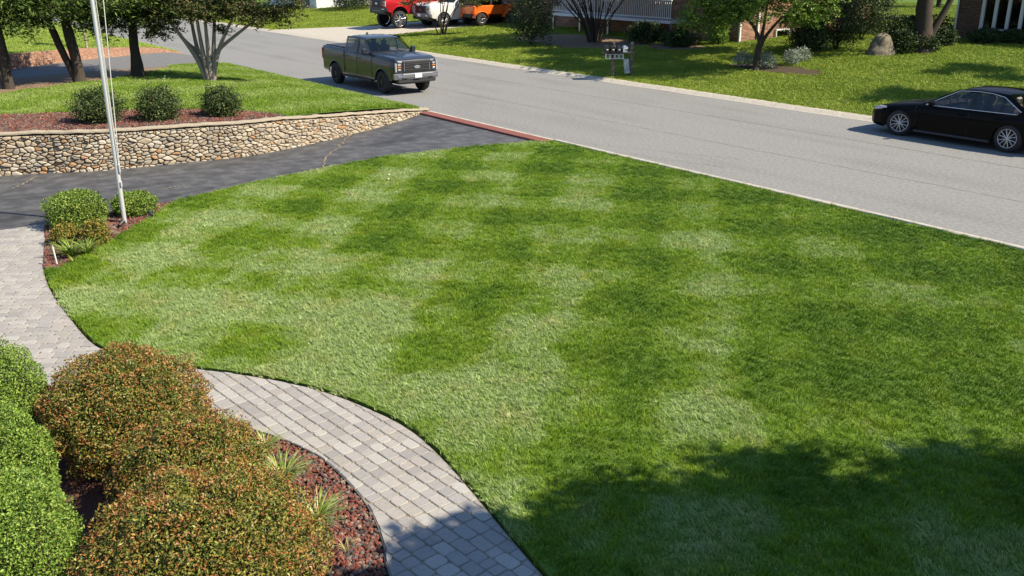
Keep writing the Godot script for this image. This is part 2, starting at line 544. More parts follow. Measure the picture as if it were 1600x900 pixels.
	# bare strip of straw under the trees by the neighbour's drive
	b = Buf.new()
	terrain(b, -18.0, -4.2, 30, func(x): return curve_at([[-18.0, -27.6], [-10.9, -29.3], [-7.2, -31.6], [-4.2, -35.0]], x) + .3 * noise.get_noise_2d(x * 3.0, 1.0), func(x): return curve_at(NBR_FRONT, x), 8, h_up, .008)
	struct("bare_ground", b, M.straw)

func kerb(b: Buf, side: float, prof: Array, za: float, zb: float) -> void:
	var rows := []
	var base := 0.0 if side < 0.0 else ROAD_W
	for q in prof:
		var line := PackedVector3Array()
		var n := maxi(2, int((za - zb) / 1.5))
		for k in n + 1:
			var z := lerpf(za, zb, float(k) / n)
			line.push_back(Vector3(base + q[0] + .012 * noise.get_noise_2d(z * 2.0, q[0] * 5.0), q[1] + .006 * noise.get_noise_2d(z * 2.0, 77.0), z))
		rows.push_back(line)
	b.sheet(rows, Color.WHITE)

# ---------------------------------------------------------------- paver walk
const WALK_OUT := [[-12.35, -17.85], [-12.6, -16.6], [-12.95, -15.1], [-13.1, -13.9], [-13.14, -12.86], [-13.13, -11.49], [-12.85, -10.75], [-12.42, -10.13], [-11.93, -9.46], [-11.51, -8.69], [-11.29, -7.94], [-11.2, -7.33], [-11.25, -6.66], [-11.37, -5.97], [-11.5, -5.32], [-11.62, -4.67], [-11.8, -3.6], [-12.0, -2.0]]
const WALK_IN := [[-13.4, -2.0], [-12.95, -4.0], [-12.56, -5.38], [-12.39, -5.78], [-12.24, -6.25], [-12.17, -6.78], [-12.17, -7.36], [-12.28, -7.83], [-12.44, -8.25], [-12.69, -8.82], [-13.2, -9.8], [-13.94, -10.74], [-14.9, -11.7], [-16.6, -13.0]]

func vec2s(list: Array) -> Array:
	var out := []
	for q in list: out.push_back(Vector2(q[0], q[1]))
	return out

func walk_polygon() -> PackedVector2Array:
	var p := smooth_line(vec2s(WALK_OUT), 5)
	p.append_array(smooth_line(vec2s(WALK_IN), 5))
	p.push_back(Vector2(-16.6, -17.9))
	return p

func build_walkway() -> void:
	var poly := walk_polygon()
	var b := Buf.new()
	var t := Geometry2D.triangulate_polygon(poly)
	for k in range(0, t.size(), 3):
		b.tri(Vector3(poly[t[k]].x, -.009, poly[t[k]].y), Vector3(poly[t[k + 1]].x, -.009, poly[t[k + 1]].y), Vector3(poly[t[k + 2]].x, -.009, poly[t[k + 2]].y), Color.WHITE)
	var walk := struct("walkway", b, M.sand)
	var clip: PackedVector2Array = Geometry2D.offset_polygon(poly, -.01)[0]
	var half_near := PackedVector2Array([Vector2(-20, -10.9), Vector2(-5, -10.9), Vector2(-5, 3), Vector2(-20, 3)])
	var half_far := PackedVector2Array([Vector2(-20, -30), Vector2(-5, -30), Vector2(-5, -10.9), Vector2(-20, -10.9)])
	var pieces := []
	var tones := [Color(.355, .337, .312), Color(.325, .307, .287), Color(.38, .362, .333), Color(.305, .29, .275), Color(.355, .328, .297)]
	for zone in 2:
		var region: Array = Geometry2D.intersect_polygons(clip, half_near if zone == 0 else half_far)
		var ang := .08 if zone == 0 else 1.02
		var ux := Vector2(sin(ang), cos(ang)); var uy := Vector2(ux.y, -ux.x)
		var org := Vector2(-12.0, -7.0) if zone == 0 else Vector2(-14.0, -14.0)
		var v := -9.0
		while v < 9.0:
			var hgt: float = [.135, .135, .15, .17][rng.randi() % 4]
			var u := -9.0 + rng.randf() * .2
			while u < 9.0:
				var len_: float = [.11, .14, .15, .18, .21][rng.randi() % 5]
				var mid := org + ux * (u + len_ * .5) + uy * (v + hgt * .5)
				if in_view(Vector3(mid.x, 0, mid.y), 60.0):
					var g := .0035
					var c := rng.randf_range(.012, .026)
					var w2 := len_ * .5 - g; var h2 := hgt * .5 - g
					var q := PackedVector2Array()
					for s in [[-1, -1, 0], [1, -1, 1], [1, 1, 0], [-1, 1, 1]]:
						var jx := rng.randf_range(-.003, .003); var jy := rng.randf_range(-.003, .003)
						var p1 := Vector2(s[0] * (w2 - c) + jx, s[1] * h2 + jy)
						var p2 := Vector2(s[0] * w2 + jx, s[1] * (h2 - c) + jy)
						if s[2] == 0: q.push_back(p2); q.push_back(p1)
						else: q.push_back(p1); q.push_back(p2)
					var wq := PackedVector2Array()
					for p in q: wq.push_back(mid + ux * p.x + uy * p.y)
					for reg in region:
						for cut in Geometry2D.intersect_polygons(wq, reg):
							if cut.size() < 3: continue
							var area := 0.0
							for k in cut.size(): area += cut[k].cross(cut[(k + 1) % cut.size()])
							if absf(area) * .5 < .0016: continue
							pieces.push_back([cut, mid, seen(Vector3(mid.x, 0, mid.y)).z])
				u += len_
			v += hgt
	pieces.sort_custom(func(a, c): return a[2] < c[2])
	var rest := Buf.new()
	var made := 0
	for p in pieces:
		var tone: Color = tones[rng.randi() % tones.size()]
		var s := rng.randf_range(.9, 1.06)
		var col := Color(tone.r * s, tone.g * s, tone.b * s)
		var y1 := rng.randf_range(-.003, .004)
		var s2 := seen(Vector3(p[1].x, 0, p[1].y))
		var hid := s2.x < -20 or s2.x > 1620 or s2.y > 930
		if made < 300 and not hid:
			var one := Buf.new()
			one.slab(p[0], -.045, y1, .006, col)
			put("paver", one.mesh(), M.paver, walk)
			made += 1
		else:
			rest.slab(p[0], -.045, y1, .006, col)
	var o := put("pavers", rest.mesh(), M.paver, walk)
	o.set_meta("kind", "stuff")

# ---------------------------------------------------------------- walls
func wall_height(x: float) -> float:
	return curve_at([[-18.0, .93], [-12.0, .90], [-8.0, .83], [-6.0, .76], [-3.4, .5], [-1.2, .24], [0.0, .07]], x)

func build_stone_wall() -> void:
	var wall := thing("stone_wall", "rubble fieldstone retaining wall with thin concrete cap beside the driveway", "wall")
	# path along the foot of the wall
	var pts := vec2s(WALL)
	var line := smooth_line(pts, 14)
	var dist := [0.0]
	for k in range(1, line.size()): dist.push_back(dist[-1] + line[k].distance_to(line[k - 1]))
	var total: float = dist[-1]
	var along := func(t: float) -> Array:
		var k := 0
		while k < line.size() - 2 and dist[k + 1] < t: k += 1
		var f: float = (t - dist[k]) / maxf(dist[k + 1] - dist[k], .0001)
		var a := line[maxi(k - 1, 0)]; var c := line[mini(k + 2, line.size() - 1)]
		var dir := (c - a).normalized()
		return [line[k].lerp(line[k + 1], f), dir]
	# backing with real thickness, and the cap
	var back := Buf.new(); var cap := Buf.new()
	var rows := [PackedVector3Array(), PackedVector3Array(), PackedVector3Array(), PackedVector3Array()]
	var crow := []
	for k in 8: crow.push_back(PackedVector3Array())
	for k in 241:
		var t := total * k / 240.0
		var a: Array = along.call(t)
		var p: Vector2 = a[0]; var d: Vector2 = a[1]; var nn := Vector2(-d.y, d.x)
		if nn.y < 0: nn = -nn          # towards the driveway
		var h := wall_height(p.x)
		var f := p - nn * .04; var r := p - nn * .34
		rows[0].push_back(Vector3(f.x, -.12, f.y)); rows[1].push_back(Vector3(f.x, h - .04, f.y)); rows[2].push_back(Vector3(r.x, h - .04, r.y)); rows[3].push_back(Vector3(r.x, -.12, r.y))
		var wob := .02 * noise.get_noise_1d(t * 7.0) + .01 * fine.get_noise_1d(t * 5.0)
		var c0 := p + nn * (.012 + wob); var c1 := p - nn * .16
		var prof := [[c0, h - .05], [c0, h - .018], [p + nn * .0, h - .004], [p - nn * .145, h + .004], [c1, h - .008], [c1, h - .055]]
		for q in prof.size(): crow[q].push_back(Vector3(prof[q][0].x, prof[q][1] + wob, prof[q][0].y))
	back.sheet(rows, Color.WHITE)
	cap.sheet(crow.slice(0, 6), Color.WHITE)
	put("backing", back.mesh(), M.mortar, wall)
	put("cap", cap.mesh(), M.cap, wall)
	# irregular stones: cells round jittered sites in a stretched plane
	var ST := 1.85
	var sites := []
	var y := .02
	while y < .95:
		var rh := rng.randf_range(.05, .09)
		var t := rng.randf() * .1
		while t < total:
			var w := .06 + .18 * pow(rng.randf(), 1.6)
			var p: Array = along.call(t)
			if y < wall_height(p[0].x) + .02:
				sites.push_back(Vector2((t + w * .5) / ST, y + rng.randf_range(-.042, .042)))
			t += w
		y += rh
	# drop some sites so that bigger stones appear
	var kept := []
	for s in sites:
		if rng.randf() > .16: kept.push_back(s)
	sites = kept
	var grid := {}
	for i in sites.size():
		var key := Vector2i(int(sites[i].x / .2), int(sites[i].y / .2 + 10))
		if not grid.has(key): grid[key] = []
		grid[key].push_back(i)
	var stones := []
	var tones := [Color(.43, .37, .285), Color(.49, .435, .35), Color(.38, .32, .24), Color(.53, .485, .41), Color(.41, .34, .25), Color(.37, .33, .28), Color(.47, .40, .30), Color(.35, .29, .22), Color(.30, .27, .235), Color(.45, .39, .31), Color(.51, .455, .37), Color(.40, .345, .27), Color(.46, .415, .345), Color(.40, .25, .14), Color(.50, .46, .395), Color(.34, .275, .2)]
	for i in sites.size():
		var s: Vector2 = sites[i]
		var here: Array = along.call(s.x * ST)
		if here[0].x < -14.2: continue
		var cell := PackedVector2Array([s + Vector2(-.16, -.16), s + Vector2(.16, -.16), s + Vector2(.16, .16), s + Vector2(-.16, .16)])
		var key := Vector2i(int(s.x / .2), int(s.y / .2 + 10))
		for ax in range(-2, 3):
			for ay in range(-2, 3):
				for j in grid.get(key + Vector2i(ax, ay), []):
					if j == i: continue
					var o: Vector2 = sites[j]
					if o.distance_to(s) > .38: continue
					var m := (s + o) * .5; var d := (o - s).normalized(); var e := Vector2(-d.y, d.x)
					var half := PackedVector2Array([m + e * 2.0, m - e * 2.0, m - e * 2.0 - d * 4.0, m + e * 2.0 - d * 4.0])
					var r := Geometry2D.intersect_polygons(cell, half)
					if r.size() > 0: cell = r[0]
		var top := wall_height(here[0].x) - .058
		var cut := Geometry2D.intersect_polygons(cell, PackedVector2Array([Vector2(-9, -.05), Vector2(99, -.05), Vector2(99, top), Vector2(-9, top)]))
		if cut.is_empty(): continue
		var shape := PackedVector2Array()
		for p in cut[0]: shape.push_back(Vector2(p.x * ST, p.y))
		var ins := Geometry2D.offset_polygon(shape, -.0065)
		if ins.is_empty(): continue
		shape = ins[0]
		var round_ := PackedVector2Array()
		for k in shape.size():
			var p := shape[k]; var q := shape[(k + 1) % shape.size()]
			if p.distance_to(q) < .012: round_.push_back((p + q) * .5); continue
			round_.push_back(p.lerp(q, .16)); round_.push_back(p.lerp(q, .84))
		if round_.size() < 4: continue
		stones.push_back([round_, here[0], s])
	stones.sort_custom(func(a, c): return (a[1] as Vector2).distance_to(Vector2(-11.5, -20)) < (c[1] as Vector2).distance_to(Vector2(-11.5, -20)))
	var rest := Buf.new()
	var made := 0
	for st in stones:
		var one: Buf = Buf.new() if made < 300 else rest
		var tone: Color = tones[rng.randi() % tones.size()]
		var k0 := rng.randf_range(.9, 1.06)
		var col := Color(tone.r * k0, tone.g * k0, tone.b * k0)
		var mid := Vector2()
		for p in st[0]: mid += p
		mid /= st[0].size()
		var proud := rng.randf_range(.008, .06)
		var tilt := Vector2(rng.randf_range(-.12, .12), rng.randf_range(-.12, .12))
		var rings := []
		for ring in [[1.0, -.04], [1.0, .25], [.88, .8], [.55, 1.0]]:
			var rr := PackedVector3Array()
			for p in st[0]:
				var q: Vector2 = mid + (p - mid) * float(ring[0])
				var a: Array = along.call(q.x)
				var d: Vector2 = a[1]; var nn := Vector2(-d.y, d.x)
				if nn.y < 0: nn = -nn
				var out: float = (-.04 if ring[1] < 0 else float(ring[1]) * proud + tilt.dot(q - mid) * float(ring[1])) + .004 * fine.get_noise_2d(q.x * 30.0, q.y * 30.0)
				var w: Vector2 = a[0] + nn * out
				rr.push_back(Vector3(w.x, q.y - .03, w.y))
			rings.push_back(rr)
		one.sheet(rings, col, true)
		var N: int = st[0].size()
		var cen := Vector3()
		for p in rings[3]: cen += p
		cen /= N
		for k in N: one.tri(cen, rings[3][(k + 1) % N], rings[3][k], col)
		if made < 300: put("stone", one.mesh(), M.stone, wall)
		made += 1
	if made > 300:
		var o := put("stones", rest.mesh(), M.stone, wall)
		o.set_meta("kind", "stuff")
	print("stones ", made)

func build_brick_wall() -> void:
	var wall := thing("brick_wall", "low red brick retaining wall between the neighbour's drive and the striped lawn", "wall")
	var b := Buf.new(); var cap := Buf.new()
	var n := 40
	for k in n:
		var xa := lerpf(-18.0, .05, float(k) / n); var xb := lerpf(-18.0, .05, float(k + 1) / n)
		var pa := Vector2(xa, curve_at(NBR_BACK, xa) - .1); var pb := Vector2(xb, curve_at(NBR_BACK, xb) - .1)
		var d := (pb - pa).normalized(); var nn := Vector2(d.y, -d.x)
		if nn.y > 0: nn = -nn
		var ha := h_back(xa, pa.y) + .03; var hb := h_back(xb, pb.y) + .03
		var ga := h_up(xa) - .1; var gb := h_up(xb) - .1
		var qa := pa + nn * .22; var qb := pb + nn * .22
		b.quad(Vector3(pa.x, ga, pa.y), Vector3(pa.x, ha, pa.y), Vector3(pb.x, hb, pb.y), Vector3(pb.x, gb, pb.y), Color.WHITE)
		b.quad(Vector3(pa.x, ha, pa.y), Vector3(qa.x, ha, qa.y), Vector3(qb.x, hb, qb.y), Vector3(pb.x, hb, pb.y), Color.WHITE)
	put("brickwork", b.mesh(), M.brick_low, wall)

# ---------------------------------------------------------------- lawns
const BED := [[-10.02, -18.0], [-10.56, -17.27], [-11.76, -15.97], [-12.83, -14.93], [-12.95, -15.1], [-12.6, -16.6], [-12.35, -17.8]]

func lawn_polygon() -> PackedVector2Array:
	var p := PackedVector2Array([Vector2(-.16, 14), Vector2(-.16, -18.3)])
	for x in [-.67, -2.0, -3.3, -4.6, -6.3, -8.07, -9.0, -10.02]: p.push_back(Vector2(x, curve_at(DRIVE_EDGE, x)))
	for q in [[-10.56, -17.27], [-11.76, -15.97], [-12.80, -14.93]]: p.push_back(Vector2(q[0], q[1]))
	var w := smooth_line(vec2s(WALK_OUT.slice(2)), 5)
	for q in w: p.push_back(q + Vector2(.035, 0))
	p.push_back(Vector2(-12.0, 14))
	return p

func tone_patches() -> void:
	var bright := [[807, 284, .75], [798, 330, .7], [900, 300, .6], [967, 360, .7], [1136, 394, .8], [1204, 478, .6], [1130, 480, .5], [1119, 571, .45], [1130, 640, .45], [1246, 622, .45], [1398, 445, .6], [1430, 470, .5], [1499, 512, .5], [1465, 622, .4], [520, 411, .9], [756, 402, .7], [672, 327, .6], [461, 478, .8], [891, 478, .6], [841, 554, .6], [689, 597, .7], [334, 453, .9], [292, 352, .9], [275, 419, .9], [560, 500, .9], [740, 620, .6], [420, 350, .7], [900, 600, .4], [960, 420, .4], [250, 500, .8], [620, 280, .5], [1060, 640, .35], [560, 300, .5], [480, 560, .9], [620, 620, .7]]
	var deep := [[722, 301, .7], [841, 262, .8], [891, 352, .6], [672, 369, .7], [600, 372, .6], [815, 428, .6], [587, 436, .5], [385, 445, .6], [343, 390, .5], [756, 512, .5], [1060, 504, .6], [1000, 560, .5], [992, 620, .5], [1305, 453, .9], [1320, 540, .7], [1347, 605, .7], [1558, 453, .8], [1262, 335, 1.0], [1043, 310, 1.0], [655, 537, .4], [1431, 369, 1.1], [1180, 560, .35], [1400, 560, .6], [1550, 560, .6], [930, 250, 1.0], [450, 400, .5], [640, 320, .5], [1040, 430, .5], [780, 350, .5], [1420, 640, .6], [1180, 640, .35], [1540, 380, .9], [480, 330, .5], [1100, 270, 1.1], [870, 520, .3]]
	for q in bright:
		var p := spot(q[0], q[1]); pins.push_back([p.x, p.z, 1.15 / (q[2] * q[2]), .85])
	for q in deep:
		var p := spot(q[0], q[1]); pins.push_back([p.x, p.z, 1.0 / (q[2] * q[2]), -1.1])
	for q in [[180, 480, 2.6, .45], [480, 570, 2.2, .55], [720, 640, 1.6, .3], [1500, 420, 4.5, -.2]]:  # broad tone from viewing angle put into colour: paler left, darker right
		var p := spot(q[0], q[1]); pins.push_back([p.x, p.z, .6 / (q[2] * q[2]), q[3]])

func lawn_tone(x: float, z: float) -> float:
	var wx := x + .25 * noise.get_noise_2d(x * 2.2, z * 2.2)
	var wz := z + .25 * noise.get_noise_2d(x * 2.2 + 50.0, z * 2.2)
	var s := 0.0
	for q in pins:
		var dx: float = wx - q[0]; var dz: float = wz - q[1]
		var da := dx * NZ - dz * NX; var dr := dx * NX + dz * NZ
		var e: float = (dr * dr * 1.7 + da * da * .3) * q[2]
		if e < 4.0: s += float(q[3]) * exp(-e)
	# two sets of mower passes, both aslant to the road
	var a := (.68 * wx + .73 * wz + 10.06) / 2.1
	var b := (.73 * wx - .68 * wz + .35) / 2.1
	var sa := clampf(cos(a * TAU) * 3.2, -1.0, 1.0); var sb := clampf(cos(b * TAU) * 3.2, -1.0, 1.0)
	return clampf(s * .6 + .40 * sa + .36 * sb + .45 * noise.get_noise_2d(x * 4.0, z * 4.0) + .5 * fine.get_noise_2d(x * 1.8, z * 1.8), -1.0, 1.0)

func tuft_mesh(blades: int, ht: float, wd: float, spread: float, seed_: int) -> ArrayMesh:
	var r := RandomNumberGenerator.new(); r.seed = seed_
	var b := Buf.new()
	for k in blades:
		var a := r.randf() * TAU
		var p := Vector3(cos(a), 0, sin(a)) * sqrt(r.randf()) * spread
		var h := ht * r.randf_range(.6, 1.15)
		var d := r.randf() * TAU
		var lean := Vector3(cos(d), 0, sin(d)) * h * r.randf_range(.15, .75)
		var w := Vector3(-sin(d + .5), 0, cos(d + .5)) * wd * .5
		var mid := p + lean * .35 + Vector3.UP * h * .62
		var tip := p + lean + Vector3.UP * h * .96
		var v := r.randf_range(.75, 1.2)
		var col := Color(v * r.randf_range(.9, 1.15), v, v * r.randf_range(.8, 1.1))
		b.tri(p - w, mid - w * .8, mid + w * .8, col); b.tri(p - w, mid + w * .8, p + w, col); b.tri(mid - w * .8, tip, mid + w * .8, col)
	return b.mesh()

func scatter(called: String, label: String, category: String, mesh: Mesh, mat: Material, xf: Array, cols: Array) -> void:
	var mm := MultiMesh.new()
	mm.transform_format = MultiMesh.TRANSFORM_3D; mm.use_colors = true
	mm.mesh = mesh; mm.instance_count = xf.size()
	for k in xf.size():
		mm.set_instance_transform(k, xf[k]); mm.set_instance_color(k, cols[k])
	var o := MultiMeshInstance3D.new()
	o.multimesh = mm; o.material_override = mat
	o.name = numbered(called); add_child(o)
	tag(o, label, category, "", "stuff")

func leaning(turn: float, lean: Vector3, sc: Vector3) -> Basis:
	var up := (Vector3.UP + lean).normalized()
	var x := Vector3(cos(turn), 0, sin(turn)); x = (x - up * x.dot(up)).normalized()
	return Basis(x, up, x.cross(up)) * Basis.from_scale(sc)

func build_lawns() -> void:
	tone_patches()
	var poly := lawn_polygon()
	var b := Buf.new()
	var t := Geometry2D.triangulate_polygon(poly)
	for k in range(0, t.size(), 3):
		b.tri(Vector3(poly[t[k]].x, .012, poly[t[k]].y), Vector3(poly[t[k + 1]].x, .012, poly[t[k + 1]].y), Vector3(poly[t[k + 2]].x, .012, poly[t[k + 2]].y), Color.WHITE)
	# the cut earth edge of the turf
	for k in poly.size():
		var p := poly[k]; var q := poly[(k + 1) % poly.size()]
		b.quad(Vector3(p.x, -.06, p.y), Vector3(p.x, .012, p.y), Vector3(q.x, .012, q.y), Vector3(q.x, -.06, q.y), Color.WHITE)
	struct("lawn", b, M.turf)
	var tuft := tuft_mesh(34, .05, .0046, .06, 3)
	var xf := []; var cols := []
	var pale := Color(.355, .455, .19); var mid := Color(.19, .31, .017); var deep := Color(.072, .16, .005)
	var z := -19.6
	while z < 6.0:
		var x := -13.3
		while x < 0.0:
			var px := x + rng.randf_range(-.05, .05); var pz := z + rng.randf_range(-.05, .05)
			x += .062
			var s := seen(Vector3(px, 0, pz))
			if s.z < 2.0 or s.x < -40 or s.x > 1640 or s.y > 960: continue
			if s.z > 14.0 and rng.randf() < (s.z - 14.0) * .045: continue
			if not Geometry2D.is_point_in_polygon(Vector2(px, pz), poly): continue
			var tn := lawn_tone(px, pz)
			var c := mid.lerp(pale, tn) if tn > 0.0 else mid.lerp(deep, -tn)  # sheen of mower-bent blades, put into the blade colour
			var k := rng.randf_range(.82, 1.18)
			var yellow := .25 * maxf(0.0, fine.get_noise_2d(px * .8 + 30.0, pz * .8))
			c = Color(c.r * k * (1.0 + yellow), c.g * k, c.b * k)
			# mower lean: pale and deep patches lie opposite ways
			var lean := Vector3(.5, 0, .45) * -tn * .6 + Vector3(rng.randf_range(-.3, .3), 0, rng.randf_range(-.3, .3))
			var sc := rng.randf_range(.65, 1.3) * (1.0 + .25 * fine.get_noise_2d(px * 3.0, pz * 3.0))
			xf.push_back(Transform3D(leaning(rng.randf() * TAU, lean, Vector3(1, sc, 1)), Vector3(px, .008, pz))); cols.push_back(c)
		z += .062
	print("near tufts ", xf.size())
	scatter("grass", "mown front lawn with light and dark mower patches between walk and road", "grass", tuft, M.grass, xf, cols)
	# upper lawn behind the stone wall
	b = Buf.new()
	terrain(b, -18.0, -.2, 50, func(x): return curve_at(WALL, x) - .1, func(x): return curve_at(NBR_FRONT, x), 24, h_up, 0.0)
	struct("upper_lawn", b, M.turf)
	var big := tuft_mesh(22, .075, .009, .1, 4)
	xf = []; cols = []
	var c1 := Color(.16, .255, .02); var c2 := Color(.29, .37, .10)
	for k in 52000:
		var px := rng.randf_range(-13.5, -.2); var pz := rng.randf_range(-41.0, -21.5)
		if pz > curve_at(WALL, px) - .22 or pz < curve_at(NBR_FRONT, px) + .05: continue
		# mulch bed along the wall, bare ground by the drive
		if px < -5.75 and pz > bed_back(px): continue
		if px < -4.2 and pz < curve_at([[-18.0, -27.6], [-10.9, -29.3], [-7.2, -31.6], [-4.2, -35.0]], px) + .3 * noise.get_noise_2d(px * 3.0, 1.0): continue
		var p := Vector3(px, h_up(px), pz)
		if not in_view(p, 30.0): continue
		var st := .5 + .5 * sin((px * .5 + pz * .9) * 2.6 + noise.get_noise_2d(px, pz) * 2.0)
		var c := c1.lerp(c2, clampf(st * .7 + .5 * noise.get_noise_2d(px * 2.5, pz * 2.5), 0, 1))
		var s := rng.randf_range(.8, 1.2)
		xf.push_back(Transform3D(leaning(rng.randf() * TAU, Vector3(rng.randf_range(-.3, .3), 0, rng.randf_range(-.3, .3)), Vector3(1, s, 1)), p)); cols.push_back(Color(c.r * s, c.g * s, c.b * s))
	scatter("grass", "raised lawn above the stone wall around the crape myrtle", "grass", big, M.grass, xf, cols)
	# lawn beyond the brick wall
	b = Buf.new()
	terrain(b, -60.0, -.2, 60, func(x): return curve_at(NBR_BACK, x) - .2, func(x): return -70.0 if x > -11.0 else -80.0, 30, h_back, 0.0)
	struct("back_lawn", b, M.turf)
	var wide := tuft_mesh(36, .06, .008, .15, 5)
	xf = []; cols = []
	for k in 52000:
		var px := rng.randf_range(-24.0, -.25); var pz := rng.randf_range(-76.0, -33.0)
		if pz > curve_at(NBR_BACK, px) - .35: continue
		if px > -11.4 and pz < -70.0: continue
		var p := Vector3(px, h_back(px, pz), pz)
		if not in_view(p, 20.0): continue
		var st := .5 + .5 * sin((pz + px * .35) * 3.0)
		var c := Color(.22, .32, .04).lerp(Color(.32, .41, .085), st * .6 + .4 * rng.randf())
		xf.push_back(Transform3D(leaning(rng.randf() * TAU, Vector3(rng.randf_range(-.3, .3), 0, rng.randf_range(-.3, .3)), Vector3.ONE), p)); cols.push_back(c)
	scatter("grass", "striped sunlit lawn above the low red brick wall", "grass", wide, M.grass, xf, cols)
	# the far side of the road
	b = Buf.new()
	terrain(b, ROAD_W + .29, 130.0, 60, func(_x): return 45.0, func(_x): return -160.0, 60, h_far, 0.0)
	terrain(b, -150.0, ROAD_W + .31, 20, func(x): return -70.0 if x > 4.6 else -91.0, func(_x): return -200.0, 20, func(x, z): return .06 + .03 * clampf(-z - 92.0, 0.0, 200.0), -.03)
	struct("far_lawn", b, M.turf)
	xf = []; cols = []
	for k in 230000:
		var pz := rng.randf_range(-75.0, -2.0)
		var px := ROAD_W + .3 + pow(rng.randf(), 1.4) * 40.0
		if pz < -47.6 and pz > -57.4 and px < 34.0:
			if pz > lerpf(-57.5, -53.2, clampf((px - 9.4) / 5.0, 0, 1)) : continue
		var p := Vector3(px, h_far(px), pz)
		if not in_view(p, 20.0): continue
		if bare_far(px, pz): continue
		var tn := clampf(.5 + .6 * noise.get_noise_2d(px * 1.3, pz * 1.3) + .3 * fine.get_noise_2d(px, pz), 0, 1)
		var c := Color(.185, .265, .02).lerp(Color(.32, .39, .055), tn)
		var s := rng.randf_range(.93, 1.07)
		xf.push_back(Transform3D(leaning(rng.randf() * TAU, Vector3(rng.randf_range(-.4, .4), 0, rng.randf_range(-.4, .4)), Vector3(1, s, 1)), p)); cols.push_back(Color(c.r * s, c.g * s, c.b * s))
	print("far tufts ", xf.size())
	scatter("grass", "bright lawns sloping up from the far kerb to the brick houses", "grass", wide, M.grass, xf, cols)

func bare_far(x: float, z: float) -> bool:
	# leaf litter under the fan of stems and the mulch by the tree trunks
	if Vector2((x - 16.5) / 2.2, (z + 36.5) / 4.5).length() < 1.0 + .25 * noise.get_noise_2d(x * 2.0, z * 2.0): return true
	if Vector2((x - 17.6) / 1.1, (z + 31.0) / 1.6).length() < 1.0: return true
	return Vector2((x - 14.9) / .9, (z + 23.2) / 2.2).length() < 1.0

func bed_back(x: float) -> float:
	return curve_at([[-18.0, -26.6], [-11.54, -25.4], [-9.0, -24.6], [-6.6, -23.75], [-5.75, -22.2]], x)

# ---------------------------------------------------------------- beds of lava rock
func rock_mesh(seed_: int) -> ArrayMesh:
	var r := RandomNumberGenerator.new(); r.seed = seed_
	var b := Buf.new()
	var rows := []
	for i in 5:
		var line := PackedVector3Array()
		var th := PI * i / 4.0
		for j in 6:
			var a := TAU * j / 6.0 + i * .4
			var k := r.randf_range(.72, 1.15)
			line.push_back(Vector3(sin(th) * cos(a), cos(th) * .75, sin(th) * sin(a)) * k)
		rows.push_back(line)
	for i in 4:
		for j in 6:
			b.quad(rows[i][j], rows[i + 1][j], rows[i + 1][(j + 1) % 6], rows[i][(j + 1) % 6], Color.WHITE)
	return b.mesh()

func rocks_in(label: String, poly: PackedVector2Array, h: Callable, count: int, size: float, reds: float) -> void:
	var xf := []; var cols := []
	var lo := poly[0]; var hi := poly[0]
	for p in poly: lo = lo.min(p); hi = hi.max(p)
	var guard := 0
	while xf.size() < count and guard < count * 12:
		guard += 1
		var p := Vector2(rng.randf_range(lo.x, hi.x), rng.randf_range(lo.y, hi.y))
		if not Geometry2D.is_point_in_polygon(p, poly): continue
		var q := Vector3(p.x, float(h.call(p.x, p.y)) + size * rng.randf_range(.0, .5), p.y)
		if not in_view(q, 40.0): continue
		var s := size * rng.randf_range(.55, 1.35)
		var bs := Basis.from_euler(Vector3(rng.randf() * TAU, rng.randf() * TAU, rng.randf() * TAU)) * Basis.from_scale(Vector3(s * rng.randf_range(.8, 1.3), s, s))
		var k := rng.randf_range(.6, 1.35)
		var c := Color(.19, .07, .052) if rng.randf() < reds else ([Color(.085, .075, .072), Color(.14, .12, .11), Color(.22, .16, .12)][rng.randi() % 3] as Color)
		xf.push_back(Transform3D(bs, q)); cols.push_back(Color(c.r * k, c.g * k, c.b * k))
	scatter("lava_rock", label, "rocks", rock_mesh(2), M.rock, xf, cols)

func poly_sheet(called: String, poly: PackedVector2Array, y: float, mat: Material) -> void:
	var b := Buf.new()
	var t := Geometry2D.triangulate_polygon(poly)
	for k in range(0, t.size(), 3):
		b.tri(Vector3(poly[t[k]].x, y, poly[t[k]].y), Vector3(poly[t[k + 1]].x, y, poly[t[k + 1]].y), Vector3(poly[t[k + 2]].x, y, poly[t[k + 2]].y), Color.WHITE)
	struct(called, b, mat)

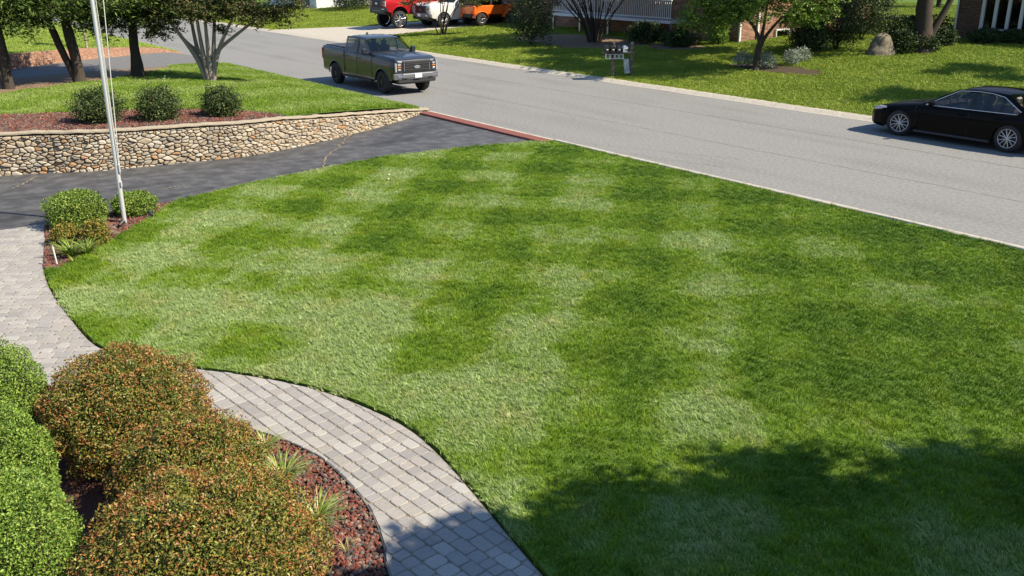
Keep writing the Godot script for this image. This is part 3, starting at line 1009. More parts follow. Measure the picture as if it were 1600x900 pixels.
func build_beds() -> void:
	# bed inside the curve of the walk
	var edge := smooth_line(vec2s(WALK_IN), 5)
	var poly := PackedVector2Array()
	for p in edge: poly.push_back(p + Vector2(-.02, 0))
	poly.push_back(Vector2(-17.0, -13.0)); poly.push_back(Vector2(-17.0, -2.0))
	poly_sheet("planting_bed", poly, -.022, M.mulch)
	var near := PackedVector2Array()
	for p in edge:
		if p.y > -9.3: near.push_back(p + Vector2(-.02, 0))
	near.push_back(Vector2(-13.6, -9.2)); near.push_back(Vector2(-13.6, -4.0))
	rocks_in("red and charcoal lava rock inside the curve of the paver walk", near, func(_x, _z): return -.01, 8500, .019, .55)
	# black plastic edging
	var b := Buf.new()
	var l := []; 
	for p in edge:
		if p.y > -9.8: l.push_back(Vector3(p.x - .008, -.001, p.y))
	var rad := []
	for p in l: rad.push_back(.006)
	b.tube(l, rad, 6, Color.WHITE)
	var o := put("bed_edging", b.mesh(), M.plastic)
	tag(o, "black plastic edging between lava rock and paver walk", "edging")
	# flagpole bed
	var bed := PackedVector2Array()
	for q in BED: bed.push_back(Vector2(q[0], q[1]))
	poly_sheet("planting_bed", bed, .002, M.mulch)
	rocks_in("reddish lava rock around the flagpole", bed, func(_x, _z): return .006, 5200, .02, .6)
	# bed on top of the stone wall
	var up := PackedVector2Array()
	for k in 21:
		var x := lerpf(-14.5, -5.75, k / 20.0); up.push_back(Vector2(x, curve_at(WALL, x) - .22))
	for k in 21:
		var x := lerpf(-5.75, -14.5, k / 20.0); up.push_back(Vector2(x, bed_back(x)))
	b = Buf.new()
	terrain(b, -14.5, -5.75, 30, func(x): return curve_at(WALL, x) - .15, bed_back, 8, h_up, .006)
	struct("planting_bed", b, M.mulch)
	rocks_in("brownish red lava rock along the top of the stone wall", up, func(x, z): return h_up(x) + .01, 9000, .024, .5)

# ---------------------------------------------------------------- foliage
func pick(cols: Array, r: RandomNumberGenerator) -> Color:
	var c: Color = cols[r.randi() % cols.size()]
	var k := r.randf_range(.75, 1.3)
	return Color(c.r * k, c.g * k, c.b * k)

# leaves through the outer shell of a lumpy ellipsoid
func leaf_ball(b: Buf, at: Vector3, rad: Vector3, count: int, ln: float, wd: float, cols: Array, r: RandomNumberGenerator, depth := .3, lump := .12, low := -.75, box := 2.0, out := .55, mix_top = null) -> void:
	var off := r.randf() * 100.0
	for k in count:
		var d := Vector3(r.randfn(), r.randfn(), r.randfn()).normalized()
		if d.y < low: d.y = -d.y
		# superellipsoid: box > 2 squares the shape
		var q := pow(pow(absf(d.x), box) + pow(absf(d.y), box) + pow(absf(d.z), box), -1.0 / box)
		var s := q * (1.0 + lump * noise.get_noise_3d(d.x * 6.0 + off, d.y * 6.0, d.z * 6.0) * 2.0 + lump * .5 * fine.get_noise_3d(d.x * 3.0 + off, d.y * 3.0, d.z * 3.0))
		var u := r.randf(); s *= 1.0 - depth * u * u
		var p := at + Vector3(d.x * rad.x, d.y * rad.y, d.z * rad.z) * s
		var nor := (d * out + Vector3(r.randfn(), r.randfn() + .35, r.randfn()) * .55).normalized()
		var dir := nor.cross(Vector3(r.randfn(), r.randfn(), r.randfn())).normalized()
		dir = (dir + d * .45 + Vector3.UP * .1).normalized()
		var c := pick(cols, r)
		if mix_top != null and u < .35 and fine.get_noise_3d(p.x * 3.0, p.y * 3.0, p.z * 3.0) + r.randf_range(-.35, .55) > .0: c = pick(mix_top, r)
		b.leaf(p, dir, nor, ln * r.randf_range(.7, 1.3), wd * r.randf_range(.8, 1.2), c)

# a shrub: twiggy inside, stems, leafy shell
func shrub(called: String, label: String, at: Vector3, rad: Vector3, count: int, ln: float, wd: float, cols: Array, seed_: int, opt := {}) -> Node3D:
	var r := RandomNumberGenerator.new(); r.seed = seed_
	var o := thing(called, label, opt.get("cat", "shrub"), at, 0.0, opt.get("group", ""))
	var box: float = opt.get("box", 2.0)
	var cy: float = opt.get("cy", rad.y * .92)
	var lf := Buf.new()
	leaf_ball(lf, Vector3(0, cy, 0), rad, count, ln, wd, cols, r, opt.get("depth", .3), opt.get("lump", .12), opt.get("low", -.8), box, opt.get("out", .55), opt.get("top", null))
	for q in opt.get("more", []):
		leaf_ball(lf, q[0], q[1], int(q[2]), ln, wd, cols, r, opt.get("depth", .3), opt.get("lump", .12), -.8, box, .55, opt.get("top", null))
	put("foliage", lf.mesh(), opt.get("mat", M.leaf), o)
	var st := Buf.new()
	for k in opt.get("stems", 9):
		var a := r.randf() * TAU
		var e := Vector3(cos(a) * rad.x * .6, cy * r.randf_range(.8, 1.3), sin(a) * rad.z * .6)
		var m := Vector3(e.x * .35, e.y * .5, e.z * .35)
		var t0: float = opt.get("stem_r", .014)
		st.tube([Vector3(cos(a) * .04, -.03, sin(a) * .04), m, e], [t0, t0 * .7, t0 * .3], 5, Color.WHITE, .1, k)
	put("stems", st.mesh(), M.bark, o)
	if opt.get("core", true):
		var tw := Buf.new()
		for k in 170:
			var d := Vector3(r.randfn(), r.randfn() * .8 + .25, r.randfn()).normalized()
			var e := Vector3(0, cy, 0) + Vector3(d.x * rad.x, d.y * rad.y, d.z * rad.z) * r.randf_range(.7, 1.02)
			var s0 := Vector3(e.x * .25, cy * r.randf_range(.15, .7), e.z * .25)
			tw.tube([s0, (s0 + e) * .5 + Vector3(r.randfn(), r.randfn(), r.randfn()) * .04 * rad.x, e], [.007, .005, .002], 4, Color.WHITE)
		put("twigs", tw.mesh(), M.bark, o)
		var inner := Buf.new()
		leaf_ball(inner, Vector3(0, cy, 0), rad * .78, int(count * .35), ln, wd, cols, r, .6, .1, -.8, box, .4)
		put("inner_foliage", inner.mesh(), opt.get("mat", M.leaf), o)
	return o

# blades that arch out of one crown
func blade_clump(called: String, label: String, at: Vector3, count: int, ln: float, wd: float, cols: Array, seed_: int, cat := "plant", group := "", upright := .8) -> void:
	var r := RandomNumberGenerator.new(); r.seed = seed_
	var b := Buf.new()
	for k in count:
		var a := r.randf() * TAU
		var d := Vector3(cos(a), 0, sin(a)); var s := Vector3(-d.z, 0, d.x)
		var l := ln * r.randf_range(.55, 1.15)
		var e := upright * r.randf_range(.6, 1.25)
		var p := d * r.randf() * .05 + s * r.randf_range(-.03, .03)
		var c := pick(cols, r)
		var prev_l := p - s * wd * .5; var prev_r := p + s * wd * .5
		for i in range(1, 6):
			var t := i / 5.0
			var q := p + d * l * (t * .35 + t * t * .4) + Vector3.UP * l * e * (t - .48 * t * t)
			var w := wd * (1.0 - t * t) * .5 + .0004
			b.quad(prev_l, prev_r, q + s * w, q - s * w, c)
			prev_l = q - s * w; prev_r = q + s * w
	var o := thing(called, label, cat, at, 0.0, group)
	put("leaves", b.mesh(), M.leaf, o)

func build_near_plants() -> void:
	var reds := [Color(.27, .095, .03), Color(.21, .08, .028), Color(.31, .16, .045), Color(.25, .14, .04), Color(.22, .19, .045)]
	var greens := [Color(.14, .16, .025), Color(.09, .125, .02), Color(.24, .24, .045), Color(.06, .085, .016), Color(.2, .15, .03)]
	var L := .028; var W := .0135
	var p := spot(196, 645, .45)
	shrub("red_tipped_shrub", "bronze red rounded shrub touching the lawn side bend of the paver walk", Vector3(p.x, 0, p.z), Vector3(.76, .53, .76), 52000, L, W, greens, 31, {"top": reds, "mat": M.red_leaf, "group": "bronze red shrubs by the walk", "depth": .4, "lump": .11, "low": -.9})
	p = spot(300, 750, .40)
	shrub("red_tipped_shrub", "bronze red shrub in the middle between two others, beside a grass tuft", Vector3(p.x, 0, p.z), Vector3(.60, .50, .60), 36000, L, W, greens, 32, {"top": reds, "mat": M.red_leaf, "group": "bronze red shrubs by the walk", "depth": .4, "lump": .11, "low": -.9})
	p = spot(322, 888, .42)
	shrub("red_tipped_shrub", "bronze red shrub at the widest part of the lava rock bed", Vector3(p.x, 0, p.z), Vector3(.82, .56, .74), 56000, L, W, greens, 33, {"top": reds, "mat": M.red_leaf, "group": "bronze red shrubs by the walk", "depth": .4, "lump": .11, "low": -.9})
	var bx := [Color(.125, .215, .028), Color(.18, .275, .04), Color(.08, .15, .02), Color(.25, .33, .065)]
	var hedge := [[-2, 636, .43, .60, "clipped green boxwood mound at the walk end of the hedge", 41], [-6, 750, .44, .62, "clipped green boxwood mound in the middle of the hedge", 42], [10, 885, .50, .64, "largest clipped green boxwood mound beside the bronze shrubs", 43]]
	for q in hedge:
		p = spot(q[0], q[1], .52)
		shrub("boxwood", q[4], Vector3(p.x, 0, p.z), Vector3(q[2], q[3], q[2] * 1.05), 26000, .024, .013, bx, q[5], {"group": "boxwood hedge by the house", "depth": .22, "lump": .1, "low": -.95})
	# flagpole bed
	var bx2 := [Color(.125, .205, .028), Color(.185, .265, .04), Color(.085, .15, .02), Color(.25, .315, .06)]
	p = spot(122, 352)
	shrub("boxwood", "large flat topped boxwood beside the flagpole and driveway", Vector3(p.x, 0, p.z), Vector3(.47, .30, .44), 9500, .035, .02, bx2, 51, {"box": 3.2, "depth": .25, "group": "boxwoods in the flagpole bed"})
	p = spot(212, 335)
	shrub("boxwood", "smaller low boxwood just behind the flagpole", Vector3(p.x, 0, p.z), Vector3(.36, .21, .32), 5500, .035, .02, bx2, 52, {"box": 2.8, "depth": .25, "group": "boxwoods in the flagpole bed"})
	var gold := [Color(.2, .2, .03), Color(.28, .22, .035), Color(.14, .16, .028), Color(.3, .17, .04), Color(.1, .13, .02)]
	p = spot(105, 381)
	shrub("golden_shrub", "small golden shrub at the walk edge in front of the large boxwood", Vector3(p.x, 0, p.z), Vector3(.23, .17, .22), 1900, .04, .02, gold, 53, {"depth": .45, "lump": .2, "group": "golden shrubs in the flagpole bed"})
	p = spot(152, 383)
	shrub("golden_shrub", "taller golden shrub between the large boxwood and the lawn", Vector3(p.x, 0, p.z), Vector3(.21, .22, .2), 1900, .04, .02, gold, 54, {"depth": .45, "lump": .2, "group": "golden shrubs in the flagpole bed"})
	var lily := [Color(.19, .27, .04), Color(.26, .33, .07), Color(.13, .2, .03)]
	p = spot(112, 402)
	blade_clump("daylily", "arching yellow green daylily clump between path stake and golden shrubs", Vector3(p.x, .01, p.z), 170, .46, .014, lily, 55, "plant", "", .9)
	p = spot(137, 397)
	blade_clump("daylily", "smaller daylily clump against the taller golden shrub", Vector3(p.x, .01, p.z), 110, .4, .014, lily, 56, "plant", "", .9)
	p = spot(116, 412)
	blade_clump("daylily", "thin yellow daylily sprout at the lawn edge of the bed", Vector3(p.x, .01, p.z), 14, .16, .01, [Color(.3, .33, .05)], 57, "plant", "", 1.1)
	# liriope tufts in the lava rock
	var lir := [Color(.22, .31, .05), Color(.32, .38, .09), Color(.15, .23, .035), Color(.42, .42, .2)]
	p = spot(442, 752)
	blade_clump("grass_tuft", "fullest variegated grass tuft in the lava rock", Vector3(p.x, 0, p.z), 240, .36, .009, lir, 58, "plant", "grass tufts in the lava rock", 1.0)
	p = spot(494, 820)
	blade_clump("grass_tuft", "pale variegated grass tuft leaning out of the shrub edge", Vector3(p.x, 0, p.z), 220, .35, .009, lir, 59, "plant", "grass tufts in the lava rock", 1.0)
	p = spot(412, 704)
	blade_clump("grass_tuft", "pale grass tuft half hidden by the shrub next to the pavers", Vector3(p.x, 0, p.z), 120, .28, .008, lir, 60, "plant", "grass tufts in the lava rock", 1.0)
	p = spot(543, 858)
	blade_clump("grass_tuft", "sparse straw coloured sprout alone in the lava rock", Vector3(p.x, 0, p.z), 16, .13, .006, [Color(.4, .36, .14)], 61, "plant", "grass tufts in the lava rock", 1.1)
	# three dark shrubs on the wall
	var holly := [Color(.045, .075, .02), Color(.07, .105, .03), Color(.03, .055, .015), Color(.12, .14, .045)]
	var names := ["dark green shrub on the stone wall behind the flagpole", "middle dark green shrub of three with sprigs on top on the stone wall", "dark green shrub at the end of the wall bed nearest the crape myrtle"]
	var k := 0
	for q in [[156, 192, .52, .37], [250, 188, .48, .37], [347, 182, .42, .35]]:
		p = spot_on(q[0], q[1], h_up)
		var s := shrub("wall_shrub", names[k], p, Vector3(q[2], q[3], q[2]), 5200, .05, .028, holly, 70 + k, {"box": 2.5, "depth": .4, "lump": .34, "group": "dark shrubs along the stone wall"})
		if k < 2:
			var sp := Buf.new()
			for j in 3:
				var e := Vector3((j - 1) * .16 + .04, .86 + .05 * j, .05)
				sp.tube([Vector3(e.x * .6, .55, 0), e], [.004, .003], 4, Color(.15, .18, .06))
				for w in 12: sp.leaf(e + Vector3(rng.randf_range(-.03, .03), rng.randf_range(-.1, .04), rng.randf_range(-.03, .03)), Vector3(rng.randfn(), .5, rng.randfn()).normalized(), Vector3(rng.randfn(), 1, rng.randfn()).normalized(), .05, .025, Color(.28, .32, .12))
			put("sprigs", sp.mesh(), M.leaf, s)
		k += 1

# ---------------------------------------------------------------- trees
const RIGHT := Vector3(NX, 0, NZ)
const AWAY := Vector3(NZ, 0, -NX)

func rel(a: float, up: float, c := 0.0) -> Vector3:
	return RIGHT * a + Vector3.UP * up + AWAY * c

# stems: [[points], r0, r1]; clumps: [centre, radius, flatness]
func tree(called: String, label: String, base: Vector3, stems: Array, clumps: Array, leaves: int, ln: float, wd: float, cols: Array, seed_: int, bark: Material, opt := {}) -> Node3D:
	var r := RandomNumberGenerator.new(); r.seed = seed_
	var o := thing(called, label, "tree", base, 0.0, opt.get("group", ""))
	var first := true
	for s in stems:
		var raw: Array = s[0]
		var pts := []; var rad := []
		var n := 4
		for i in raw.size() - 1:
			for k in n:
				var pa: Vector3 = raw[maxi(i - 1, 0)]; var pb: Vector3 = raw[i]; var pc: Vector3 = raw[i + 1]; var pd: Vector3 = raw[mini(i + 2, raw.size() - 1)]
				pts.push_back(pb.cubic_interpolate(pc, pa, pd, float(k) / n))
		pts.push_back(raw[-1])
		for i in pts.size():
			var t := float(i) / (pts.size() - 1)
			var rr := lerpf(s[1], s[2], t)
			if first and opt.get("flare", true): rr *= 1.0 + .5 * exp(-t * 14.0)
			rad.push_back(rr)
		pts[0] -= Vector3.UP * .08
		var b := Buf.new()
		b.tube(pts, rad, 12 if s[1] > .08 else 7, Color.WHITE, opt.get("rough", .17), seed_)
		put("trunk" if first or s[1] > opt.get("trunk_over", .1) else "limb", b.mesh(), bark, o)
		first = false
	var lf := Buf.new()
	var tw := Buf.new()
	var vol := 0.0
	for c in clumps: vol += pow(c[1], 1.3)
	for c in clumps:
		var flat: float = c[2] if c.size() > 2 else .7
		var cnt := int(leaves * pow(c[1], 1.3) / vol)
		var R: float = c[1]
		# many small sprays, so that gaps stay between them
		var sprays := maxi(4, int(cnt / 34.0))
		for k in sprays:
			var d := Vector3(r.randfn(), r.randfn(), r.randfn()).normalized() * pow(r.randf(), .45)
			var sp: Vector3 = c[0] + Vector3(d.x, d.y * flat, d.z) * R
			var sr: float = opt.get("spray", .3) * r.randf_range(.6, 1.3)
			var droop: float = opt.get("droop", .0)
			var tone := r.randf_range(.75, 1.25)
			var axis := (Vector3(d.x, d.y * .3, d.z) + Vector3(r.randfn(), r.randfn() * .4, r.randfn()) * .4).normalized()
			tw.tube([sp - axis * sr, sp + axis * sr * .7 - Vector3.UP * droop * sr], [.012, .004], 3, Color(.06, .045, .03))
			for j in 34:
				var t := r.randf_range(-.9, 1.0)
				var q := sp + axis * sr * t + Vector3(r.randfn(), r.randfn() * .5, r.randfn()) * sr * .32 - Vector3.UP * droop * sr * absf(t)
				var nor := Vector3(r.randfn() * .7, 1.0, r.randfn() * .7).normalized()
				var dir := (axis * .6 + Vector3(r.randfn(), r.randfn() * .5 - droop, r.randfn()) * .7)
				dir = (dir - nor * dir.dot(nor)).normalized()
				var col := pick(cols, r)
				lf.leaf(q, dir, nor, ln * r.randf_range(.7, 1.3), wd * r.randf_range(.8, 1.2), Color(col.r * tone, col.g * tone, col.b * tone))
	put("crown", lf.mesh(), M.leaf, o)
	put("twigs", tw.mesh(), M.tint, o)
	return o

func ball_of(center: Vector3, n: int, spread: Vector3, r0: float, seed_: int) -> Array:
	var r := RandomNumberGenerator.new(); r.seed = seed_
	var out := []
	for k in n:
		var d := Vector3(r.randfn(), r.randfn(), r.randfn()).normalized() * pow(r.randf(), .4)
		out.push_back([center + d * spread, r0 * r.randf_range(.7, 1.25), .7])
	return out

func build_trees() -> void:
	var cedar := [Color(.06, .10, .023), Color(.085, .14, .03), Color(.135, .2, .042), Color(.048, .078, .019)]
	var p := spot_on(14, 139, h_up)
	tree("evergreen_tree", "twin trunked evergreen tree farthest from the crape myrtle", p, [[[rel(0, 0), rel(.02, 1.2), rel(-.02, 2.6), rel(0, 5.5)], .13, .06], [[rel(-.05, 0), rel(-.3, 1.1), rel(-.65, 2.4), rel(-.9, 4.5)], .11, .05]],
		[[rel(.55, 2.10), 0.98], [rel(-.3, 2.65), 1.00], [rel(.3, 3.15, .4), 1.20], [rel(-.9, 3.45), 1.20], [rel(.3, 4.45), 1.40], [rel(-.6, 5.45), 1.20], [rel(.1, 6.35), 1.04], [rel(.2, 2.75, -.6), 1.04], [rel(1.05, 2.50), 0.78], [rel(-1.6, 2.55), 0.90], [rel(1.5, 2.75, .5), 0.90], [rel(0, 3.95, -1.0), 1.30], [rel(0, 3.95, 1.2), 1.40]], 34000, .15, .04, cedar, 101, M.bark, {"group": "evergreens beside the neighbour's drive", "spray": .34, "droop": .35})
	p = spot_on(124, 130, h_up)
	tree("evergreen_tree", "evergreen with two trunks parting in a V between the other evergreens", p, [[[rel(.02, 0), rel(0, .8), rel(-.2, 2.2), rel(-.25, 3.4), rel(-.2, 6.0)], .17, .07], [[rel(-.06, .1), rel(-.32, .8), rel(-.75, 2.2), rel(-1.05, 3.6), rel(-1.3, 5.2)], .12, .05]],
		[[rel(-.9, 2.50), 0.98], [rel(-.1, 2.55), 0.98], [rel(.5, 2.30), 0.78], [rel(-.5, 3.25, .3), 1.20], [rel(.4, 3.55), 1.20], [rel(-1.2, 3.95), 1.20], [rel(0, 4.75), 1.40], [rel(-.6, 5.95), 1.10], [rel(.8, 2.55, -.4), 0.78], [rel(-1.6, 2.55), 0.90], [rel(1.5, 2.75, .5), 0.90], [rel(0, 3.95, -1.0), 1.30], [rel(0, 3.95, 1.2), 1.40]], 34000, .15, .04, cedar, 102, M.bark, {"group": "evergreens beside the neighbour's drive", "spray": .34, "droop": .35})
	p = spot_on(217, 122, h_up)
	tree("evergreen_tree", "single straight trunked evergreen next to the crape myrtle", p, [[[rel(0, 0), rel(-.02, 1.0), rel(.04, 2.2), rel(0, 3.5), rel(.05, 6.5)], .17, .07]],
		[[rel(-.75, 1.80), 0.78], [rel(-1.2, 2.05), 0.72], [rel(.55, 2.00), 0.78], [rel(0, 2.50, .3), 1.00], [rel(.9, 2.75), 0.90], [rel(-1.0, 2.85), 1.00], [rel(0, 3.75), 1.50], [rel(.5, 4.95), 1.30], [rel(-.2, 6.15), 0.90], [rel(-1.6, 2.55), 0.90], [rel(1.5, 2.75, .5), 0.90], [rel(0, 3.95, -1.0), 1.30], [rel(0, 3.95, 1.2), 1.40]], 34000, .15, .04, cedar, 103, M.bark, {"group": "evergreens beside the neighbour's drive", "spray": .34, "droop": .35})
	# crape myrtle
	p = spot_on(328, 128, h_up)
	var myrtle := [Color(.075, .1, .028), Color(.1, .125, .035), Color(.05, .075, .02), Color(.14, .14, .05), Color(.16, .12, .06)]
	var st := []
	for q in [[-.08, -.35, -.95, -1.35, 1.75, 2.3], [-.05, -.3, -.5, -.62, 1.9, 3.6], [0.0, -.08, -.12, -.1, 2.0, 3.8], [.06, .08, .14, .3, 1.9, 3.9], [.10, .2, .34, .6, 1.9, 3.6], [.12, .32, .75, 1.35, 1.65, 2.5], [.1, .2, .95, 2.2, 1.45, 2.3], [-.1, -.25, -.75, -1.3, 1.3, 2.0]]:
		var dz := rng.randf_range(-.25, .25)
		st.push_back([[rel(q[0], 0, dz * .2), rel(q[1], .8, dz * .6), rel(q[2], q[4], dz * 1.5), rel(q[3], q[5], dz * 2.5)], .095, .025])
	tree("crape_myrtle", "multi stemmed crape myrtle with pale trunks on the raised lawn", p, st,
		[[rel(-1.55, 1.60), 0.54, .55], [rel(-1.1, 1.98), 0.56], [rel(-.65, 2.23), 0.67], [rel(-.15, 2.18), 0.56], [rel(.3, 2.28), 0.67], [rel(.9, 2.28), 0.67], [rel(1.4, 2.13), 0.62], [rel(1.9, 1.98), 0.56, .55], [rel(2.4, 2.08), 0.56], [rel(.55, 1.63), 0.22], [rel(0, 2.88, .3), 1.12], [rel(1.3, 2.88), 1.12], [rel(-1.2, 2.88), 1.12], [rel(.3, 3.78), 1.34], [rel(1.5, 3.58), 1.01], [rel(2.5, 2.68), 0.67], [rel(0, 2.48, -.8), 0.78], [rel(.8, 2.58, .9), 0.90], [rel(2.9, 2.23), 0.50]], 26000, .085, .05, myrtle, 104, M.pale_bark, {"spray": .22, "rough": .08, "flare": false})
	# purple sapling on the far lawn, pale trunk
	p = spot_on(136, 76, h_back)
	tree("maple_sapling", "slender purple leaved sapling on the striped lawn above the brick wall", p, [[[rel(0, 0), rel(-.02, .5), rel(-.1, 1.1)], .045, .03], [[rel(-.05, .7), rel(-.22, 1.2), rel(-.3, 1.5)], .025, .012], [[rel(-.06, .8), rel(-.02, 1.2), rel(.1, 1.7)], .025, .012]],
		[[rel(-.5, 1.45), .4], [rel(.2, 1.5), .45], [rel(-.2, 1.8), .5], [rel(.5, 1.7), .35], [rel(0, 2.2), .4], [rel(-.85, 1.5), .25]], 2600, .08, .045, [Color(.06, .016, .018), Color(.09, .025, .025), Color(.04, .014, .014)], 105, M.pale_bark, {"spray": .16})
	# trees beside our house, out of the picture, whose shade lies on the lawn
	var oak := [Color(.05, .09, .018), Color(.07, .12, .024), Color(.04, .07, .015)]
	var shade := Vector3(.57, 0, .82)
	var k := 0
	for q in [[[880, 835, 1.05, 5.6], [760, 930, .9, 5.2], [960, 810, .7, 6.0], [1000, 900, 1.1, 5.4], [690, 885, .45, 5.0]], [[1170, 810, 1.1, 5.8], [1270, 845, 1.2, 5.5], [1110, 930, 1.1, 5.2], [1220, 775, .65, 6.1], [1260, 970, 1.15, 5.2]], [[1400, 830, 1.2, 5.6], [1330, 900, 1.1, 5.4], [1560, 830, 1.2, 5.9], [1680, 810, 1.1, 5.5], [1620, 750, .7, 6.2], [1500, 735, .4, 6.4], [1480, 960, 1.2, 5.3], [1630, 930, 1.15, 5.3]]]:
		var cl := []
		var mid := Vector3()
		for c in q:
			var at: Vector3 = spot(c[0], c[1]) + shade * c[3]
			cl.push_back([Vector3(at.x, c[3], at.z), c[2]]); mid += at
		mid /= q.size(); mid.y = 0
		var parts := []; var stems := [[[Vector3.ZERO, Vector3(.05, 1.6, 0), Vector3(0, 3.2, .05), Vector3(.05, 5.4, 0)], .15, .05]]
		for c in cl:
			var e: Vector3 = c[0] - mid
			stems.push_back([[Vector3(0, 2.6, 0), Vector3(e.x * .5, lerpf(2.6, e.y, .6), e.z * .5), e], .06, .02])
			parts.append_array(ball_of(e, 4, Vector3(c[1], .5, c[1]) * .75, c[1] * .55, 200 + k)); k += 1
		tree("shade_tree", ["leafy shade tree whose shadow reaches the paver walk", "leafy shade tree between the two other lawn shade trees", "leafy shade tree at the road end of the lawn shade trees"][mini(2, (k - 1) / 5)], mid, stems, parts, 11000, .14, .09, oak, 200 + k, M.bark, {"group": "shade trees beside the front lawn", "spray": .3})

func wall_spot(px: float, py: float, x: float) -> Vector3:
	var d := ray(px, py)
	return CAM + d * ((x - CAM.x) / d.x)

func build_houses() -> void:
	# house at the top right: dark brick front with a tall white window
	var X := 28.0
	var base := wall_spot(1487, 66, X)
	var z0 := base.z
	var g := h_far(X)
	var h := thing("brick_house", "dark brick house with tall white framed triple window", "house", Vector3(X, g, z0))
	var b := Buf.new()
	var wa := wall_spot(1530, 47, X); var wb := wall_spot(1660, 47, X)
	var sill := wa.y - g
	var w0 := wa.z - z0; var w1 := wb.z - z0
	var top := 2.75; var wt := 2.45; var L := 12.0; var D := 8.0; var T := .25
	# front wall with its opening
	b.box(Vector3(T * .5, (sill - .3) * .5, L * .5), Vector3(T, sill + .3, L), .004)
	b.box(Vector3(T * .5, (wt + top) * .5, L * .5), Vector3(T, top - wt - .002, L), .004)
	b.box(Vector3(T * .5, (sill + wt) * .5, w0 * .5), Vector3(T, wt - sill - .002, w0 - .002), .004)
	b.box(Vector3(T * .5, (sill + wt) * .5, (w1 + L) * .5), Vector3(T, wt - sill - .002, L - w1 - .002), .004)
	b.box(Vector3(D * .5 + T, top * .5 - .15, T * .5), Vector3(D, top + .3, T), .004)
	b.box(Vector3(D * .5 + T, top * .5 - .15, L - T * .5), Vector3(D, top + .3, T), .004)
	b.box(Vector3(D + T * 1.5, top * .5 - .15, L * .5), Vector3(T, top + .3, L), .004)
	put("wall", b.mesh(), M.brick_dark, h)
	b = Buf.new()
	b.box(Vector3(D * .5 + .5, .05, L * .5), Vector3(D - .5, .1, L - .6), .004)
	put("floor", b.mesh(), M.seat_grey, h)
	var win := Node3D.new(); win.name = "window"; h.add_child(win)
	b = Buf.new()
	var fr := .09
	b.box(Vector3(-.01, sill + fr * .5, (w0 + w1) * .5), Vector3(.14, fr, w1 - w0 + .02), .006)
	b.box(Vector3(-.01, wt - fr * .5, (w0 + w1) * .5), Vector3(.14, fr, w1 - w0), .006)
	var n := 6
	for k in n + 1:
		b.box(Vector3(-.012, (sill + wt) * .5, lerpf(w0 + .06, w1 - .06, float(k) / n)), Vector3(.15, wt - sill - fr * 2.0 - .002, .13), .006)
	put("frame", b.mesh(), M.white, win)
	for k in n:
		b = Buf.new()
		b.box(Vector3(.02, (sill + wt) * .5, lerpf(w0 + .06, w1 - .06, (k + .5) / n)), Vector3(.012, wt - sill - fr * 2.0, (w1 - w0 - .12) / n - .135), .001)
		put("pane", b.mesh(), M.window, win)
	b = Buf.new()
	b.tube([Vector3(-.07, .05, .08), Vector3(-.07, top, .08)], [.045, .045], 8, Color.WHITE)
	put("downspout", b.mesh(), M.white, h)
	roof(h, Vector3(-.55, top, -.5), Vector3(D + 1.3, 1.9, L + 1.0))
	# house behind the fan of stems: brick basement, white railed porch
	X = 20.6
	var c := wall_spot(1153, 77, X)
	g = h_far(X) - .05
	h = thing("brick_house", "brick house with white railed porch and downspouts on its lit corner", "house", Vector3(X, g, c.z))
	L = 20.0; D = 10.0; top = 3.4
	b = Buf.new()
	b.box(Vector3(T * .5, top * .5 - .2, -L * .5), Vector3(T, top + .4, L), .004)
	b.box(Vector3(D * .5 + T, top * .5 - .2, -T * .5), Vector3(D, top + .4, T), .004)
	b.box(Vector3(D * .5 + T, top * .5 - .2, -L + T * .5), Vector3(D, top + .4, T), .004)
	b.box(Vector3(D + T * 1.5, top * .5 - .2, -L * .5), Vector3(T, top + .4, L), .004)
	put("wall", b.mesh(), M.brick_house, h)
	roof(h, Vector3(-.5, top, -L - .5), Vector3(D + 1.2, 2.2, L + 1.0))
	for q in [-.06, 1.25]:
		b = Buf.new()
		b.box(Vector3(q + .03, 1.6, .06), Vector3(.11, 3.4, .09), .01)
		put("downspout", b.mesh(), M.white, h)
	b = Buf.new(); b.box(Vector3(2.1, 1.15, .03), Vector3(.16, .26, .06), .01); put("wall_lamp", b.mesh(), M.satin, h)
	var well := Node3D.new(); well.name = "basement_window"; h.add_child(well)
	b = Buf.new()
	b.box(Vector3(3.15, .52, .05), Vector3(1.05, .07, .14), .008); b.box(Vector3(2.65, .25, .05), Vector3(.06, .46, .13), .008); b.box(Vector3(3.66, .25, .05), Vector3(.06, .46, .13), .008)
	put("frame", b.mesh(), M.white, well)
	b = Buf.new(); b.box(Vector3(3.15, .24, .015), Vector3(.94, .46, .02), .002); put("pane", b.mesh(), M.window, well)
	# porch
	var pz0 := wall_spot(1048, 22, X - 1.5).z - c.z; var pz1 := wall_spot(862, 22, X - 1.5).z - c.z
	var ph := wall_spot(950, 26, X - 1.5).y - g
	var porch := Node3D.new(); porch.name = "porch"; h.add_child(porch)
	b = Buf.new(); b.box(Vector3(-.76, ph - .07, (pz0 + pz1) * .5), Vector3(1.5, .14, absf(pz1 - pz0)), .01); put("deck", b.mesh(), M.white, porch)
	b = Buf.new(); b.box(Vector3(-1.45, ph + .95, (pz0 + pz1) * .5), Vector3(.09, .06, absf(pz1 - pz0)), .01); b.box(Vector3(-1.45, ph + .12, (pz0 + pz1) * .5), Vector3(.06, .05, absf(pz1 - pz0)), .01); put("rail", b.mesh(), M.white, porch)
	var bal := Buf.new(); bal.box(Vector3.ZERO, Vector3(.035, .78, .035), .004)
	var bm := bal.mesh()
	var z := pz1 + .1
	var cnt := 0
	while z < pz0 - .05 and cnt < 120:
		put("baluster", bm, M.white, porch, Vector3(-1.45, ph + .535, z)); z += .13; cnt += 1
